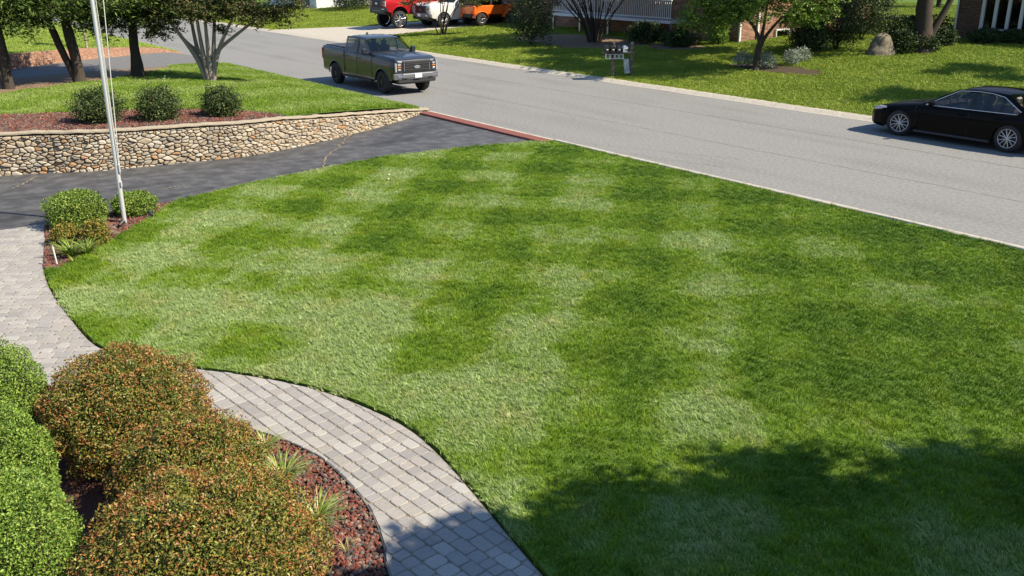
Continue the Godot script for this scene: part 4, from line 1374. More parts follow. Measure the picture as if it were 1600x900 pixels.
	for k in 5:
		var zz := lerpf(pz0 - .06, pz1 + .06, k / 4.0)
		b = Buf.new(); b.box(Vector3(-1.38, ph * .5 - .16, zz), Vector3(.12, ph + .02, .12), .01); put("post", b.mesh(), M.satin, porch)
	# far white house at the top left with a clipped hedge
	var f := spot_on(478, 13, h_far)
	h = thing("far_house", "white sided house with dark garage door beyond the far lawn", "house", Vector3(f.x + .2, f.y - .1, f.z), 0.0)
	b = Buf.new()
	b.box(Vector3(3.0, 1.5, -3.0), Vector3(6.0, 3.0, 9.0), .01)
	put("wall", b.mesh(), M.white, h)
	b = Buf.new(); b.box(Vector3(-.03, 1.05, -.9), Vector3(.08, 2.1, 2.4), .01); put("garage_door", b.mesh(), M.seat_grey, h)
	b = Buf.new(); b.box(Vector3(-.03, 1.4, .9), Vector3(.08, 1.2, .7), .01); put("window", b.mesh(), M.window, h)
	roof(h, Vector3(-.4, 3.0, -8.0), Vector3(7.0, 1.6, 10.0))

func roof(h: Node3D, at: Vector3, size: Vector3) -> void:
	var b := Buf.new()
	var a := at; var e := at + Vector3(size.x, 0, size.z)
	var r0 := Vector3(at.x + size.x * .5, at.y + size.y, at.z + .6); var r1 := Vector3(at.x + size.x * .5, at.y + size.y, e.z - .6)
	var p := [a, Vector3(e.x, a.y, a.z), e, Vector3(a.x, a.y, e.z)]
	b.quad(p[0], r0, r1, p[3], Color.WHITE); b.quad(p[1], p[2], r1, r0, Color.WHITE)
	b.tri(p[0], p[1], r0, Color.WHITE); b.tri(p[3], r1, p[2], Color.WHITE)
	b.quad(p[0], p[3], p[2], p[1], Color.WHITE)
	put("roof", b.mesh(), M.mortar, h)

func build_far_plants() -> void:
	var lime := [Color(.125, .215, .027), Color(.17, .27, .038), Color(.22, .32, .05), Color(.09, .16, .022)]
	var p := spot_on(1180, 110, h_far)
	tree("maple_tree", "small spreading bright green tree by the silver plants", p, [[[rel(0, 0), rel(.03, .6), rel(.12, 1.15)], .13, .10], [[rel(.1, 1.05), rel(-.25, 1.7), rel(-.9, 2.2)], .085, .03], [[rel(.12, 1.05), rel(.2, 1.8), rel(.25, 2.8)], .08, .03], [[rel(.13, 1.0), rel(.6, 1.7), rel(1.2, 2.3)], .075, .03]],
		[[rel(-2.6, 1.95), .55], [rel(-2.0, 1.9), .7], [rel(-1.4, 2.2), .8], [rel(-.7, 2.15), .6], [rel(-2.4, 2.5), .8], [rel(-1.5, 2.9), 1.0], [rel(-.5, 2.8), .9], [rel(.4, 2.55), .6], [rel(1.1, 2.05), .55], [rel(1.6, 1.95), .6], [rel(2.1, 2.2), .6], [rel(2.5, 2.6), .6], [rel(1.6, 2.8), .9], [rel(.5, 3.4), 1.2], [rel(-1.2, 3.7), 1.1], [rel(2.0, 3.5), .9], [rel(-.4, 2.4, 1.0), .9], [rel(-.6, 2.4, -1.0), .9], [rel(.9, 2.6, -.8), .8]] + ball_of(rel(-.2, 4.6), 14, Vector3(2.9, 1.0, 2.9), 1.1, 77) + ball_of(rel(-.9, 5.6, 2.2), 12, Vector3(2.2, .9, 2.0), 1.0, 177) + ball_of(rel(1.5, 4.8, -.5), 10, Vector3(2.2, .7, 1.8), .95, 178), 76000, .11, .055, lime, 301, M.bark, {"spray": .26, "droop": .5})
	# fan of bare stems
	p = spot_on(930, 66, h_far)
	var st := []
	var r := RandomNumberGenerator.new(); r.seed = 8
	for k in 24:
		var a := r.randf_range(-1.0, 1.0); var dz := r.randf_range(-.9, .9)
		st.push_back([[rel(a * .35, 0, dz * .2), rel(a * .75, .9, dz * .5), rel(a * 1.7 + r.randf_range(-.2, .2), 2.1 + r.randf_range(-.3, .3), dz), rel(a * 2.7, 3.1 + r.randf_range(-.4, .6), dz * 1.6)], r.randf_range(.03, .055), .014])
	tree("multi_stem_shrub", "tall fan of grey bare stems with leafy tips in front of the porch", p, st, ball_of(rel(0, 3.5), 12, Vector3(2.5, .7, 2.0), .75, 9) + ball_of(rel(0, 5.4), 16, Vector3(3.0, 1.5, 3.0), 1.2, 19) + [[rel(-2.0, 2.0), .4], [rel(2.0, 2.2), .4], [rel(-1.3, 2.6), .4], [rel(1.0, 2.7), .4]], 22000, .12, .06, [Color(.06, .085, .025), Color(.09, .11, .03), Color(.12, .13, .04)], 302, M.bark, {"spray": .26, "flare": false})
	p = spot_on(690, 56, h_far)
	st = []
	for k in 8:
		var a := r.randf_range(-1.0, 1.0); var dz := r.randf_range(-.5, .5)
		st.push_back([[rel(a * .2, 0, dz * .2), rel(a * .5, .7, dz * .5), rel(a * 1.2 + r.randf_range(-.25, .25), 1.6, dz), rel(a * 1.7, 2.4, dz * 1.5)], .035, .012])
	tree("crape_myrtle", "dark stemmed crape myrtle in front of the red and white vehicles", p, st, [[rel(-1.9, 1.75), .45], [rel(-1.3, 1.95), .55], [rel(-.5, 2.05), .55], [rel(.4, 2.0), .55], [rel(1.2, 1.9), .6], [rel(2.0, 1.85), .55], [rel(-.9, 2.6), .9], [rel(.6, 2.7), 1.0], [rel(1.9, 2.6), .8], [rel(2.7, 2.1), .5]], 7500, .09, .05, [Color(.09, .125, .03), Color(.13, .165, .045), Color(.06, .09, .02), Color(.2, .2, .07)], 303, M.bark, {"spray": .22, "flare": false})
	# dark broadleaf shrubs in the shade
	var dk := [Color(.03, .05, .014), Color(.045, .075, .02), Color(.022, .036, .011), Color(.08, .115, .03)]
	var n := 0
	var spots := [[830, 72, 1.15, 1.45, "tall dark broadleaf shrub between the orange vehicle and the fan of stems"], [778, 24, .5, .55, "round light green shrub beside the orange vehicle"],
		[1122, 70, .42, .62, "leafy light green shrub against the shaded brick wall"], [1060, 72, .8, .35, "low dark shrub along the foot of the brick wall"], [1010, 66, .9, .45, "dark low shrub under the porch"],
		[1408, 84, .55, .5, "leafy shrub touching the boulder"], [1445, 82, .5, .36, "low rounded shrub in front of the thick trunk"], [1472, 72, .5, .4, "brownish twiggy shrub by the house corner"], [1262, 84, .8, .75, "dark evergreen shrub beside the basement window"],
		[1305, 78, 1.1, 1.25, "dark evergreen shrub behind the silver plants"], [1345, 62, 1.1, 1.3, "dark evergreen shrub behind the boulder"], [1540, 68, .7, .3, "low plants under the white window"], [1585, 68, .7, .3, "low plants at the far end of the white window"]]
	for q in spots:
		p = spot_on(q[0], q[1], h_far)
		var lightg: bool = n in [1, 2]
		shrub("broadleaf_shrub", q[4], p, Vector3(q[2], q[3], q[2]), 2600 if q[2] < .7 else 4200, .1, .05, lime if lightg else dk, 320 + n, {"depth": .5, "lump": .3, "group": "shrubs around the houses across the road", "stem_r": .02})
		n += 1
	# silver foliage plants under the small tree
	var sil := [Color(.34, .37, .33), Color(.25, .29, .24), Color(.42, .44, .4), Color(.13, .17, .1)]
	n = 0
	for q in [[1160, 105, .34, "silver foliage plant on the kerb side of the small tree's trunk"], [1196, 108, .38, "silver foliage plant against the small tree's trunk"], [1236, 102, .36, "silver foliage plant in the middle of the mulch bed"], [1252, 96, .32, "silver foliage plant at the house end of the mulch bed"]]:
		p = spot_on(q[0], q[1], h_far)
		shrub("silver_plant", q[3], p, Vector3(q[2], q[2] * .8, q[2]), 900, .12, .022, sil, 350 + n, {"depth": .6, "lump": .3, "group": "silver plants by the small tree", "core": false, "stems": 5, "stem_r": .006, "out": 1.0})
		n += 1
	# thick trunk by the house, its crown above the picture
	p = spot_on(1437, 82, h_far)
	tree("oak_tree", "thick trunked tree with a leaning side limb beside the dark brick house", p, [[[rel(0, 0), rel(0, 1.2), rel(-.08, 2.6), rel(.1, 6.5)], .42, .2], [[rel(.25, .5), rel(.75, 1.6), rel(1.3, 2.9), rel(1.9, 4.6)], .16, .07], [[rel(-.3, 2.4), rel(-1.2, 3.6), rel(-2.0, 4.6)], .14, .05]],
		ball_of(rel(0, 5.6), 14, Vector3(3.0, 1.2, 3.0), 1.2, 12), 7000, .18, .1, [Color(.05, .085, .018), Color(.07, .115, .024), Color(.1, .15, .03)], 304, M.bark, {"spray": .45})
	# dark evergreens behind the boulder and further trees
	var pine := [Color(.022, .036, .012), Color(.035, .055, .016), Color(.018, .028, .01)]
	n = 0
	for q in [[27.0, -28.5, 1.0, "dark pine behind the boulder"], [29.5, -33.0, 1.2, "dark pine beside the lit gap in the lawn"], [33.0, -32.0, 1.2, "tall dark pine behind the thick trunk"]]:
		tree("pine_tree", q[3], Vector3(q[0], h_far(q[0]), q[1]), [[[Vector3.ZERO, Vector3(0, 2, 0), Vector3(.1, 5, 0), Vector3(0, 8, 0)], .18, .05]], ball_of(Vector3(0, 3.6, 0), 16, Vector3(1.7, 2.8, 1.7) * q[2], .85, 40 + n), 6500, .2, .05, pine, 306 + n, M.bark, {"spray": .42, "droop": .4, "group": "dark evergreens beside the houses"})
		n += 1
	# more evergreens closing the gaps between the houses
	var back := ["dark cedar touching the corner of the brick house with the porch", "dark cedar next to the basement window", "dark cedar standing behind the silver plants", "dark cedar between the boulder and the bright gap", "dark cedar at the corner of the dark brick house"]
	n = 0
	for q in [[1262, 44, 1.0], [1300, 34, 1.1], [1345, 26, 1.1], [1385, 18, 1.0], [1466, 12, .8]]:
		p = spot_on(q[0], q[1], h_far)
		tree("cedar_tree", back[n], p, [[[Vector3.ZERO, Vector3(0, 1.5, 0), Vector3(.05, 3.5, 0), Vector3(0, 6, 0)], .14, .04]], ball_of(Vector3(0, 2.6, 0), 16, Vector3(1.25, 2.3, 1.25) * q[2], .7, 90 + n), 6500, .18, .06, pine, 390 + n, M.bark, {"spray": .36, "droop": .4, "group": "dark evergreens beside the houses"})
		n += 1
	p = spot_on(1252, 80, h_far)  # added tall tree; its crown above the view shades the far bank
	tree("broadleaf_tree", "slim trunked tall tree added to shade the far bank, beside the basement window", p, [[[rel(0, 0), rel(.04, 1.5), rel(-.03, 3.0), rel(0, 6.5)], .13, .07], [[rel(0, 3.6), rel(-.8, 4.8), rel(-1.6, 5.8)], .06, .02]], ball_of(rel(-.4, 6.4), 18, Vector3(3.0, 1.4, 3.0), 1.15, 88), 22000, .2, .12, dk, 399, M.bark, {"spray": .4})
	p = spot_on(1081, 60, h_far)
	tree("broadleaf_tree", "slender pale trunked tree against the shaded brick wall beside the porch", p, [[[rel(0, 0), rel(.03, 1.5), rel(-.03, 3.0), rel(0, 6.5)], .085, .05], [[rel(0, 3.4), rel(-.9, 4.6), rel(-1.8, 5.6)], .05, .02]], ball_of(rel(-.4, 6.0), 20, Vector3(3.4, 1.4, 3.4), 1.2, 188), 24000, .2, .12, dk, 400, M.pale_bark, {"spray": .4})
	p = spot_on(1128, 68, h_far)  # added leaning tree; crown hung over the bank to cast shade there
	tree("broadleaf_tree", "leaning tree added to shade the far bank, its trunk behind the light green shrub at the brick wall", p, [[[rel(0, 0), rel(.03, 1.5, -.3), rel(-.03, 3.0, -1.0), rel(0.2, 6.0, -2.6)], .085, .05], [[rel(0, 3.4, -1.1), rel(-.9, 4.6, -2.0), rel(-1.8, 5.4, -3.4)], .05, .02]], ball_of(rel(0, 5.6, -3.2), 20, Vector3(3.0, 1.2, 3.0), 1.2, 189), 24000, .2, .12, dk, 401, M.bark, {"spray": .4})
	# low hedge in the shade behind the thick trunk
	p = spot_on(1412, 52, h_far)
	var lh := shrub("low_hedge", "low dark hedge in the shade between boulder and house corner", p, Vector3(2.3, .42, .7), 5200, .1, .05, dk, 371, {"box": 3.5, "depth": .3, "lump": .2, "cat": "hedge"})
	lh.rotation.y = -atan2(NZ, NX)
	# trees out of the picture whose shade falls on the far lawn
	n = 0
	var far_shade := ["leafy shade tree across from the black sedan's windows", "leafy shade tree nearest the white framed window", "leafy shade tree behind the black sedan's trunk"]
	for q in [[1440, 150, 5.0, 1.3], [1560, 112, 5.6, 1.9], [1610, 150, 5.4, 1.6]]:
		p = spot_on(q[0], q[1], h_far) + Vector3(.57, 0, .82) * q[2]
		p.y = h_far(p.x)
		tree("shade_tree", far_shade[n], p, [[[Vector3.ZERO, Vector3(.05, 2, 0), Vector3(0, 4, .1), Vector3(.1, 6, 0)], .16, .05]], ball_of(Vector3(0, q[2], 0), 9, Vector3(q[3], .8, q[3]), .6, 60 + n), 6500, .16, .1, [Color(.06, .1, .02), Color(.09, .14, .03)], 310 + n, M.bark, {"spray": .4, "group": "shade trees on the far lawn"})
		n += 1
	# hedge and trees behind the vehicles
	p = spot_on(560, 14, h_far)
	var hd := shrub("clipped_hedge", "dark clipped hedge beside the far white house", p, Vector3(2.6, 1.25, 1.3), 7000, .12, .06, dk, 370, {"box": 4.0, "depth": .25, "cat": "hedge"})
	hd.rotation.y = .65
	n = 0
	for q in [[590, 8, "tree behind the red truck"], [735, 12, "dark tree overhanging the orange vehicle"], [800, 30, "tree at the end of the far drive"]]:
		p = spot_on(q[0], q[1], h_far)
		var low: float = 2.0 if n > 0 else 1.5
		tree("broadleaf_tree", q[2], p, [[[rel(0, 0), rel(.05, 1.2), rel(0, 2.4), rel(.1, 5)], .1, .05]], ball_of(rel(0, low + 1.5), 12, Vector3(1.9, 1.0, 1.9), .8, 80 + n), 5000, .14, .07, dk if n > 0 else lime, 380 + n, M.bark, {"spray": .35, "group": "trees behind the parked vehicles"})
		n += 1
	# boulder
	p = spot_on(1374, 86, h_far)
	var bo := thing("boulder", "tall boulder standing in the shade by the thick trunk", "boulder", p - Vector3.UP * .12)
	var b := Buf.new()
	var rows := []
	for i in 15:
		var t := i / 14.0
		var line := PackedVector3Array()
		for j in 18:
			var a := TAU * j / 18.0
			var rr := lerpf(.78, .26, pow(t, 1.2)) * (1.0 if i < 14 else .05)
			if i == 13: rr *= .72
			rr *= 1.0 + .3 * noise.get_noise_3d(cos(a) * 2.2, t * 3.5, sin(a) * 2.2) + .12 * fine.get_noise_3d(cos(a) * 1.5, t * 2.0, sin(a) * 1.5)
			line.push_back(RIGHT * (cos(a) * rr + .12 * t) + AWAY * sin(a) * rr * .75 + Vector3.UP * (t * 1.18 + .1 * noise.get_noise_2d(cos(a) * 3.0, sin(a) * 3.0) * t))
		rows.push_back(line)
	b.sheet(rows, Color.WHITE, true)
	put("rock", b.mesh(), M.boulder, bo)
	bo.scale = Vector3.ONE * .86
	# leaf litter
	b = Buf.new()
	for q in [[16.5, -36.5, 2.3, 4.6], [17.6, -31.0, 1.2, 1.7], [14.4, -45.8, .8, .8]]:
		var c := Vector3(q[0], h_far(q[0]) + .02, q[1])
		for k in 60:
			var a := TAU * k / 60.0; var a2 := TAU * (k + 1) / 60.0
			var n1 := 1.0 + .4 * noise.get_noise_2d(cos(a) * 5.0 + q[0], sin(a) * 5.0); var n2 := 1.0 + .4 * noise.get_noise_2d(cos(a2) * 5.0 + q[0], sin(a2) * 5.0)
			var p1 := Vector3(q[0] + cos(a) * q[2] * n1, 0, q[1] + sin(a) * q[3] * n1); var p2 := Vector3(q[0] + cos(a2) * q[2] * n2, 0, q[1] + sin(a2) * q[3] * n2)
			p1.y = h_far(p1.x) + .02; p2.y = h_far(p2.x) + .02
			b.tri(c, p2, p1, Color.WHITE)
	struct("leaf_litter", b, M.straw)
	b = Buf.new()
	var mc := Vector3(14.9, h_far(14.9) + .02, -23.2)
	for k in 60:
		var pq := []
		for a in [TAU * k / 60.0, TAU * (k + 1) / 60.0]:
			var rr := 1.0 + .45 * noise.get_noise_2d(cos(a) * 5.0, sin(a) * 5.0 + 20.0)
			var w := Vector3(14.9 + cos(a) * .85 * rr, 0, -23.2 + sin(a) * 2.1 * rr); w.y = h_far(w.x) + .02
			pq.push_back(w)
		b.tri(mc, pq[1], pq[0], Color.WHITE)
	struct("mulch_bed", b, M.soil)

# ---------------------------------------------------------------- vehicles; forward is -z, right is +x
# keys: z, half width, bottom, shoulder, top
func body_shell(b: Buf, keys: Array, arches: Array, n := 110, square := .0) -> void:
	var z0: float = keys[0][0]; var z1: float = keys[-1][0]
	var zs := []
	for i in n + 1: zs.push_back(lerpf(z0, z1, float(i) / n))
	for a in arches:
		for e in [-1.0, 1.0]:
			zs.push_back(a[0] + e * (a[2] - .001)); zs.push_back(a[0] + e * (a[2] * .985))
	for k in keys: zs.push_back(k[0])
	zs.sort()
	var rows := []
	var last := -99.0
	for z in zs:
		if z - last < .0008: continue
		last = z
		var w := curve_at(keys, z, 1); var bt := curve_at(keys, z, 2); var sh := curve_at(keys, z, 3); var tp := curve_at(keys, z, 4)
		var low := bt
		for a in arches:
			var dz: float = absf(z - a[0])
			if dz < a[2]: low = maxf(low, a[1] + sqrt(a[2] * a[2] - dz * dz))
		var at := func(y: float) -> float:
			var t: float = clampf((y - bt) / (sh - bt), 0, 1)
			return w * (.945 + .055 * sin(clampf(t * 1.25 + .25, 0, 1) * PI * .5) - .035 * smoothstep(.72, 1.0, t))
		var half := []
		for t in [0.0, .1, .25, .45, .65, .82, .94, 1.0]:
			var y: float = lerpf(minf(low, sh - .02), sh, t)
			half.push_back(Vector2(at.call(y), y))
		var ws: float = at.call(sh)
		half.push_back(Vector2(ws * lerpf(.955, .975, square), lerpf(sh, tp, lerpf(.45, .7, square))))
		half.push_back(Vector2(ws * lerpf(.86, .92, square), lerpf(sh, tp, lerpf(.8, .95, square))))
		half.push_back(Vector2(ws * .55, tp - .008)); half.push_back(Vector2(0, tp))
		var line := PackedVector3Array()
		for q in half: line.push_back(Vector3(-q.x, q.y, z))
		for k in range(half.size() - 2, -1, -1): line.push_back(Vector3(half[k].x, half[k].y, z))
		rows.push_back(line)
	b.sheet(rows, Color.WHITE)
	for e in [0, rows.size() - 1]:
		var c := Vector3(0, (rows[e][0].y + rows[e][11].y) * .5, rows[e][0].z)
		for k in rows[e].size():
			var p: Vector3 = rows[e][k]; var q: Vector3 = rows[e][(k + 1) % rows[e].size()]
			if e == 0: b.tri(c, p, q, Color.WHITE)
			else: b.tri(c, q, p, Color.WHITE)

# polygon on the leaning side of the cabin, points (z, y)
func side_panel(b: Buf, pts: Array, cab: Dictionary, side: float, off: float) -> void:
	var poly := PackedVector2Array(); var P := []
	for q in pts:
		poly.push_back(Vector2(q[0], q[1])); P.push_back(cab_side(q[0], q[1], cab, side, off))
	var t := Geometry2D.triangulate_polygon(poly)
	for k in range(0, t.size(), 3):
		var m: Vector3 = (P[t[k + 2]] - P[t[k]]).cross(P[t[k + 1]] - P[t[k]])
		if m.x * side > 0: b.tri(P[t[k]], P[t[k + 1]], P[t[k + 2]], Color.WHITE)
		else: b.tri(P[t[k]], P[t[k + 2]], P[t[k + 1]], Color.WHITE)

func cab_side(z: float, y: float, cab: Dictionary, side: float, off: float) -> Vector3:
	var t := clampf((y - cab.belt) / (cab.roof - cab.belt), -.2, 1.0)
	return Vector3(side * (lerpf(cab.wb, cab.wr, t) + .03 * sin(t * PI) + off), y, z)

func cross_panel(b: Buf, z_low: float, y_low: float, w_low: float, z_top: float, y_top: float, w_top: float, bow: float) -> void:
	var rows := []
	for i in 7:
		var t := i / 6.0
		var line := PackedVector3Array()
		for j in 13:
			var s := -1.0 + j / 6.0
			line.push_back(Vector3(s * lerpf(w_low, w_top, t), lerpf(y_low, y_top, t) + .02 * sin(t * PI), lerpf(z_low, z_top, t) + bow * s * s))
		rows.push_back(line)
	b.sheet(rows, Color.WHITE)

func wheel(parent: Node, at: Vector3, R: float, wd: float, rim_r: float, spokes: int, rim: Material, side: float, steer := 0.0, twin := false) -> void:
	var w := Node3D.new(); w.name = "wheel"; parent.add_child(w, true)
	w.position = at; w.rotation.y = steer
	var b := Buf.new()
	var rows := []
	for q in [[rim_r, -.5], [rim_r + .02, -.5], [R * .9, -.49], [R * .975, -.42], [R, -.3], [R, 0.0], [R, .3], [R * .975, .42], [R * .9, .49], [rim_r + .02, .5], [rim_r, .5], [rim_r * .97, .42]]:
		var line := PackedVector3Array()
		for j in 36: line.push_back(Vector3(q[1] * wd, cos(TAU * j / 36.0) * q[0], sin(TAU * j / 36.0) * q[0]))
		rows.push_back(line)
	b.sheet(rows, Color.WHITE, true)
	put("tyre", b.mesh(), M.rubber, w)
	b = Buf.new()
	rows = []
	for q in [[rim_r * 1.0, .46], [rim_r * .97, .49], [rim_r * .9, .47], [rim_r * .87, .2], [rim_r * .85, -.4]]:
		var line := PackedVector3Array()
		for j in 36: line.push_back(Vector3(side * q[1] * wd, cos(TAU * j / 36.0) * q[0], sin(TAU * j / 36.0) * q[0]))
		rows.push_back(line)
	b.sheet(rows, Color.WHITE, true)
	for k in spokes:
		var a := TAU * k / spokes
		for d in ([-.24, .24] if twin else [0.0]):
			var e := Vector3(side * wd * .44, cos(a + d) * rim_r * .93, sin(a + d) * rim_r * .93)
			var c := Vector3(side * wd * .40, cos(a) * rim_r * .12, sin(a) * rim_r * .12)
			b.tube([c, e], [rim_r * .085, rim_r * (.06 if twin else .085)], 5, Color.WHITE)
	b.tube([Vector3(side * wd * .30, 0, 0), Vector3(side * wd * .45, 0, 0)], [rim_r * .2, rim_r * .17], 12, Color.WHITE)
	put("rim", b.mesh(), rim, w)
	b = Buf.new()
	b.tube([Vector3(side * wd * .05, 0, 0), Vector3(side * wd * .16, 0, 0)], [rim_r * .82, rim_r * .82], 24, Color.WHITE)
	put("brake_disc", b.mesh(), M.black, w)

func part_box(parent: Node, called: String, mat: Material, at: Vector3, size: Vector3, bevel := .012, turn := Vector3.ZERO) -> MeshInstance3D:
	var b := Buf.new()
	b.box(at, size, bevel, Color.WHITE, Basis.from_euler(turn))
	return put(called, b.mesh(), mat, parent)

func seats(o: Node, rows: Array, y: float, mat: Material) -> void:
	for z in rows:
		for x in [-.38, .38]:
			var b := Buf.new()
			b.box(Vector3(x, y + .1, z), Vector3(.48, .16, .5), .05)
			b.box(Vector3(x, y + .42, z + .28), Vector3(.46, .62, .14), .05, Color.WHITE, Basis.from_euler(Vector3(.22, 0, 0)))
			b.box(Vector3(x, y + .80, z + .36), Vector3(.25, .18, .1), .04)
			put("seat", b.mesh(), mat, o)

func sedan(label: String, at: Vector3, turn: float, pm: Material, rim: Material, sy := 1.0) -> Node3D:
	var o := thing("parked_sedan", label, "car", at, turn)
	var fa := -1.43; var ra := 1.43
	var keys := [[-2.42, .50, .34, .52, .57], [-2.37, .64, .26, .58, .64], [-2.22, .78, .21, .65, .725], [-1.95, .87, .19, .72, .81], [-1.45, .905, .18, .80, .895], [-.95, .912, .18, .86, .965], [-.7, .912, .18, .875, .965], [-.5, .912, .18, .885, .92], [.5, .915, .18, .915, .93], [1.5, .91, .19, .945, .96], [1.75, .90, .20, .95, 1.045], [2.1, .875, .24, .95, 1.065], [2.36, .83, .30, .93, 1.045], [2.46, .77, .36, .86, .96], [2.5, .68, .42, .8, .86]]
	var b := Buf.new()
	body_shell(b, keys, [[fa, .33, .375], [ra, .33, .375]])
	put("body", b.mesh(), pm, o)
	part_box(o, "underbody", M.black, Vector3(0, .37, 0), Vector3(1.3, .36, 4.5), .05)
	for s in [-1.0, 1.0]:
		wheel(o, Vector3(s * .80, .33, fa), .33, .215, .235, 6, rim, s, .3 if turn == 0.0 else 0.0, true)
		wheel(o, Vector3(s * .80, .33, ra), .33, .215, .235, 6, rim, s, 0.0, true)
	# cabin
	var cab := {"belt": .93, "roof": 1.43, "wb": .875, "wr": .60}
	b = Buf.new()
	var rows := []
	for q in [[-.05, 1.405], [.1, 1.435], [.45, 1.458], [.8, 1.45], [1.05, 1.42], [1.18, 1.392]]:
		var line := PackedVector3Array()
		for j in 15:
			var s := -1.0 + j / 7.0
			line.push_back(Vector3(s * (.645 if absf(s) < .99 else .655), q[1] + .0 - .05 * s * s - (.02 if absf(s) > .99 else 0.0), q[0]))
		rows.push_back(line)
	b.sheet(rows, Color.WHITE)
	for s in [-1.0, 1.0]:
		# pillars and the frame round the side glass
		side_panel(b, [[-.86, .93], [-.72, .93], [-.02, 1.365], [.45, 1.395], [.8, 1.385], [1.12, 1.33], [1.62, 1.03], [1.56, .965], [1.9, .99], [1.2, 1.40], [.8, 1.43], [.45, 1.435], [-.06, 1.405]], cab, s, .004)
	put("roof", b.mesh(), pm, o)
	b = Buf.new()
	cross_panel(b, -.90, .955, .80, -.05, 1.405, .62, .12)
	put("windshield", b.mesh(), M.glass, o)
	b = Buf.new()
	cross_panel(b, 1.88, 1.035, .76, 1.16, 1.395, .61, -.06)
	put("rear_window", b.mesh(), M.glass, o)
	for s in [-1.0, 1.0]:
		b = Buf.new()
		side_panel(b, [[-.70, .945], [-.02, 1.362], [.36, 1.39], [.36, .955]], cab, s, -.004)
		put("side_window", b.mesh(), M.glass, o)
		b = Buf.new()
		side_panel(b, [[.46, .957], [.46, 1.393], [.8, 1.383], [1.10, 1.33], [1.12, .97]], cab, s, -.004)
		put("side_window", b.mesh(), M.glass, o)
		b = Buf.new()
		side_panel(b, [[1.155, .97], [1.145, 1.31], [1.58, 1.035], [1.53, .978]], cab, s, -.004)
		put("side_window", b.mesh(), M.glass, o)
		b = Buf.new()
		side_panel(b, [[.36, .945], [.36, 1.40], [.46, 1.40], [.46, .945]], cab, s, .002)
		side_panel(b, [[1.115, .955], [1.10, 1.34], [1.145, 1.33], [1.157, .955]], cab, s, .002)
		put("pillar", b.mesh(), M.black, o)
		b = Buf.new()
		var pts := []
		for q in [[-.74, .945], [-.02, 1.372], [.45, 1.402], [.8, 1.392], [1.12, 1.338], [1.64, 1.03], [1.54, .968], [.45, .95], [-.74, .94]]: pts.push_back(cab_side(q[0], q[1], cab, s, .012))
		var rad := []
		for q in pts: rad.push_back(.010)
		b.tube(pts, rad, 5, Color.WHITE)
		put("window_trim", b.mesh(), M.chrome, o)
		# mirror, handles, lamps
		b = Buf.new()
		b.box(Vector3(s * .98, 1.0, -.55), Vector3(.2, .13, .1), .04); b.box(Vector3(s * .89, .96, -.56), Vector3(.1, .04, .06), .01)
		put("mirror", b.mesh(), pm, o)
		for z in [.22, 1.16]: part_box(o, "door_handle", pm, Vector3(s * .915, .80, z), Vector3(.035, .03, .17), .012)
		b = Buf.new()
		for q in [[.30, -1.02], [.41, -1.02]]: pass
		for z in [-.98, .41, 1.22]:
			b.box(Vector3(s * .9, .60, z), Vector3(.02, .52, .008), .002)
		put("door_seam", b.mesh(), M.black, o)
		b = Buf.new()
		b.tube([Vector3(s * .55, .60, -2.335), Vector3(s * .70, .655, -2.22), Vector3(s * .80, .70, -2.03), Vector3(s * .845, .735, -1.85)], [.035, .062, .06, .02], 8, Color.WHITE)
		put("headlight", b.mesh(), M.lens, o)
		b = Buf.new()
		b.tube([Vector3(s * .84, .90, 2.22), Vector3(s * .78, .90, 2.43), Vector3(s * .5, .88, 2.49)], [.05, .075, .05], 8, Color.WHITE)
		put("tail_light", b.mesh(), M.tail_red, o)
		part_box(o, "sill", M.plastic, Vector3(s * .88, .2, 0), Vector3(.06, .07, 2.0), .02)
	b = Buf.new()
	b.box(Vector3(0, .55, -2.40), Vector3(.8, .05, .06), .01); b.box(Vector3(0, .38, -2.40), Vector3(1.0, .16, .05), .02)
	put("grille", b.mesh(), M.plastic, o)
	part_box(o, "dashboard", M.seat, Vector3(0, .90, -.55), Vector3(1.45, .16, .4), .05)
	seats(o, [-.05, .95], .45, M.seat_grey)
	b = Buf.new()
	var ring := []; var rr := []
	for k in 17: ring.push_back(Vector3(-.36 + cos(TAU * k / 16.0) * .18, 1.0 + sin(TAU * k / 16.0) * .17, -.28 - sin(TAU * k / 16.0) * .06)); rr.push_back(.014)
	b.tube(ring, rr, 5, Color.WHITE)
	put("steering_wheel", b.mesh(), M.black, o)
	for ch in o.get_children():
		if not str(ch.name).begins_with("wheel"): ch.scale.y = sy
	return o

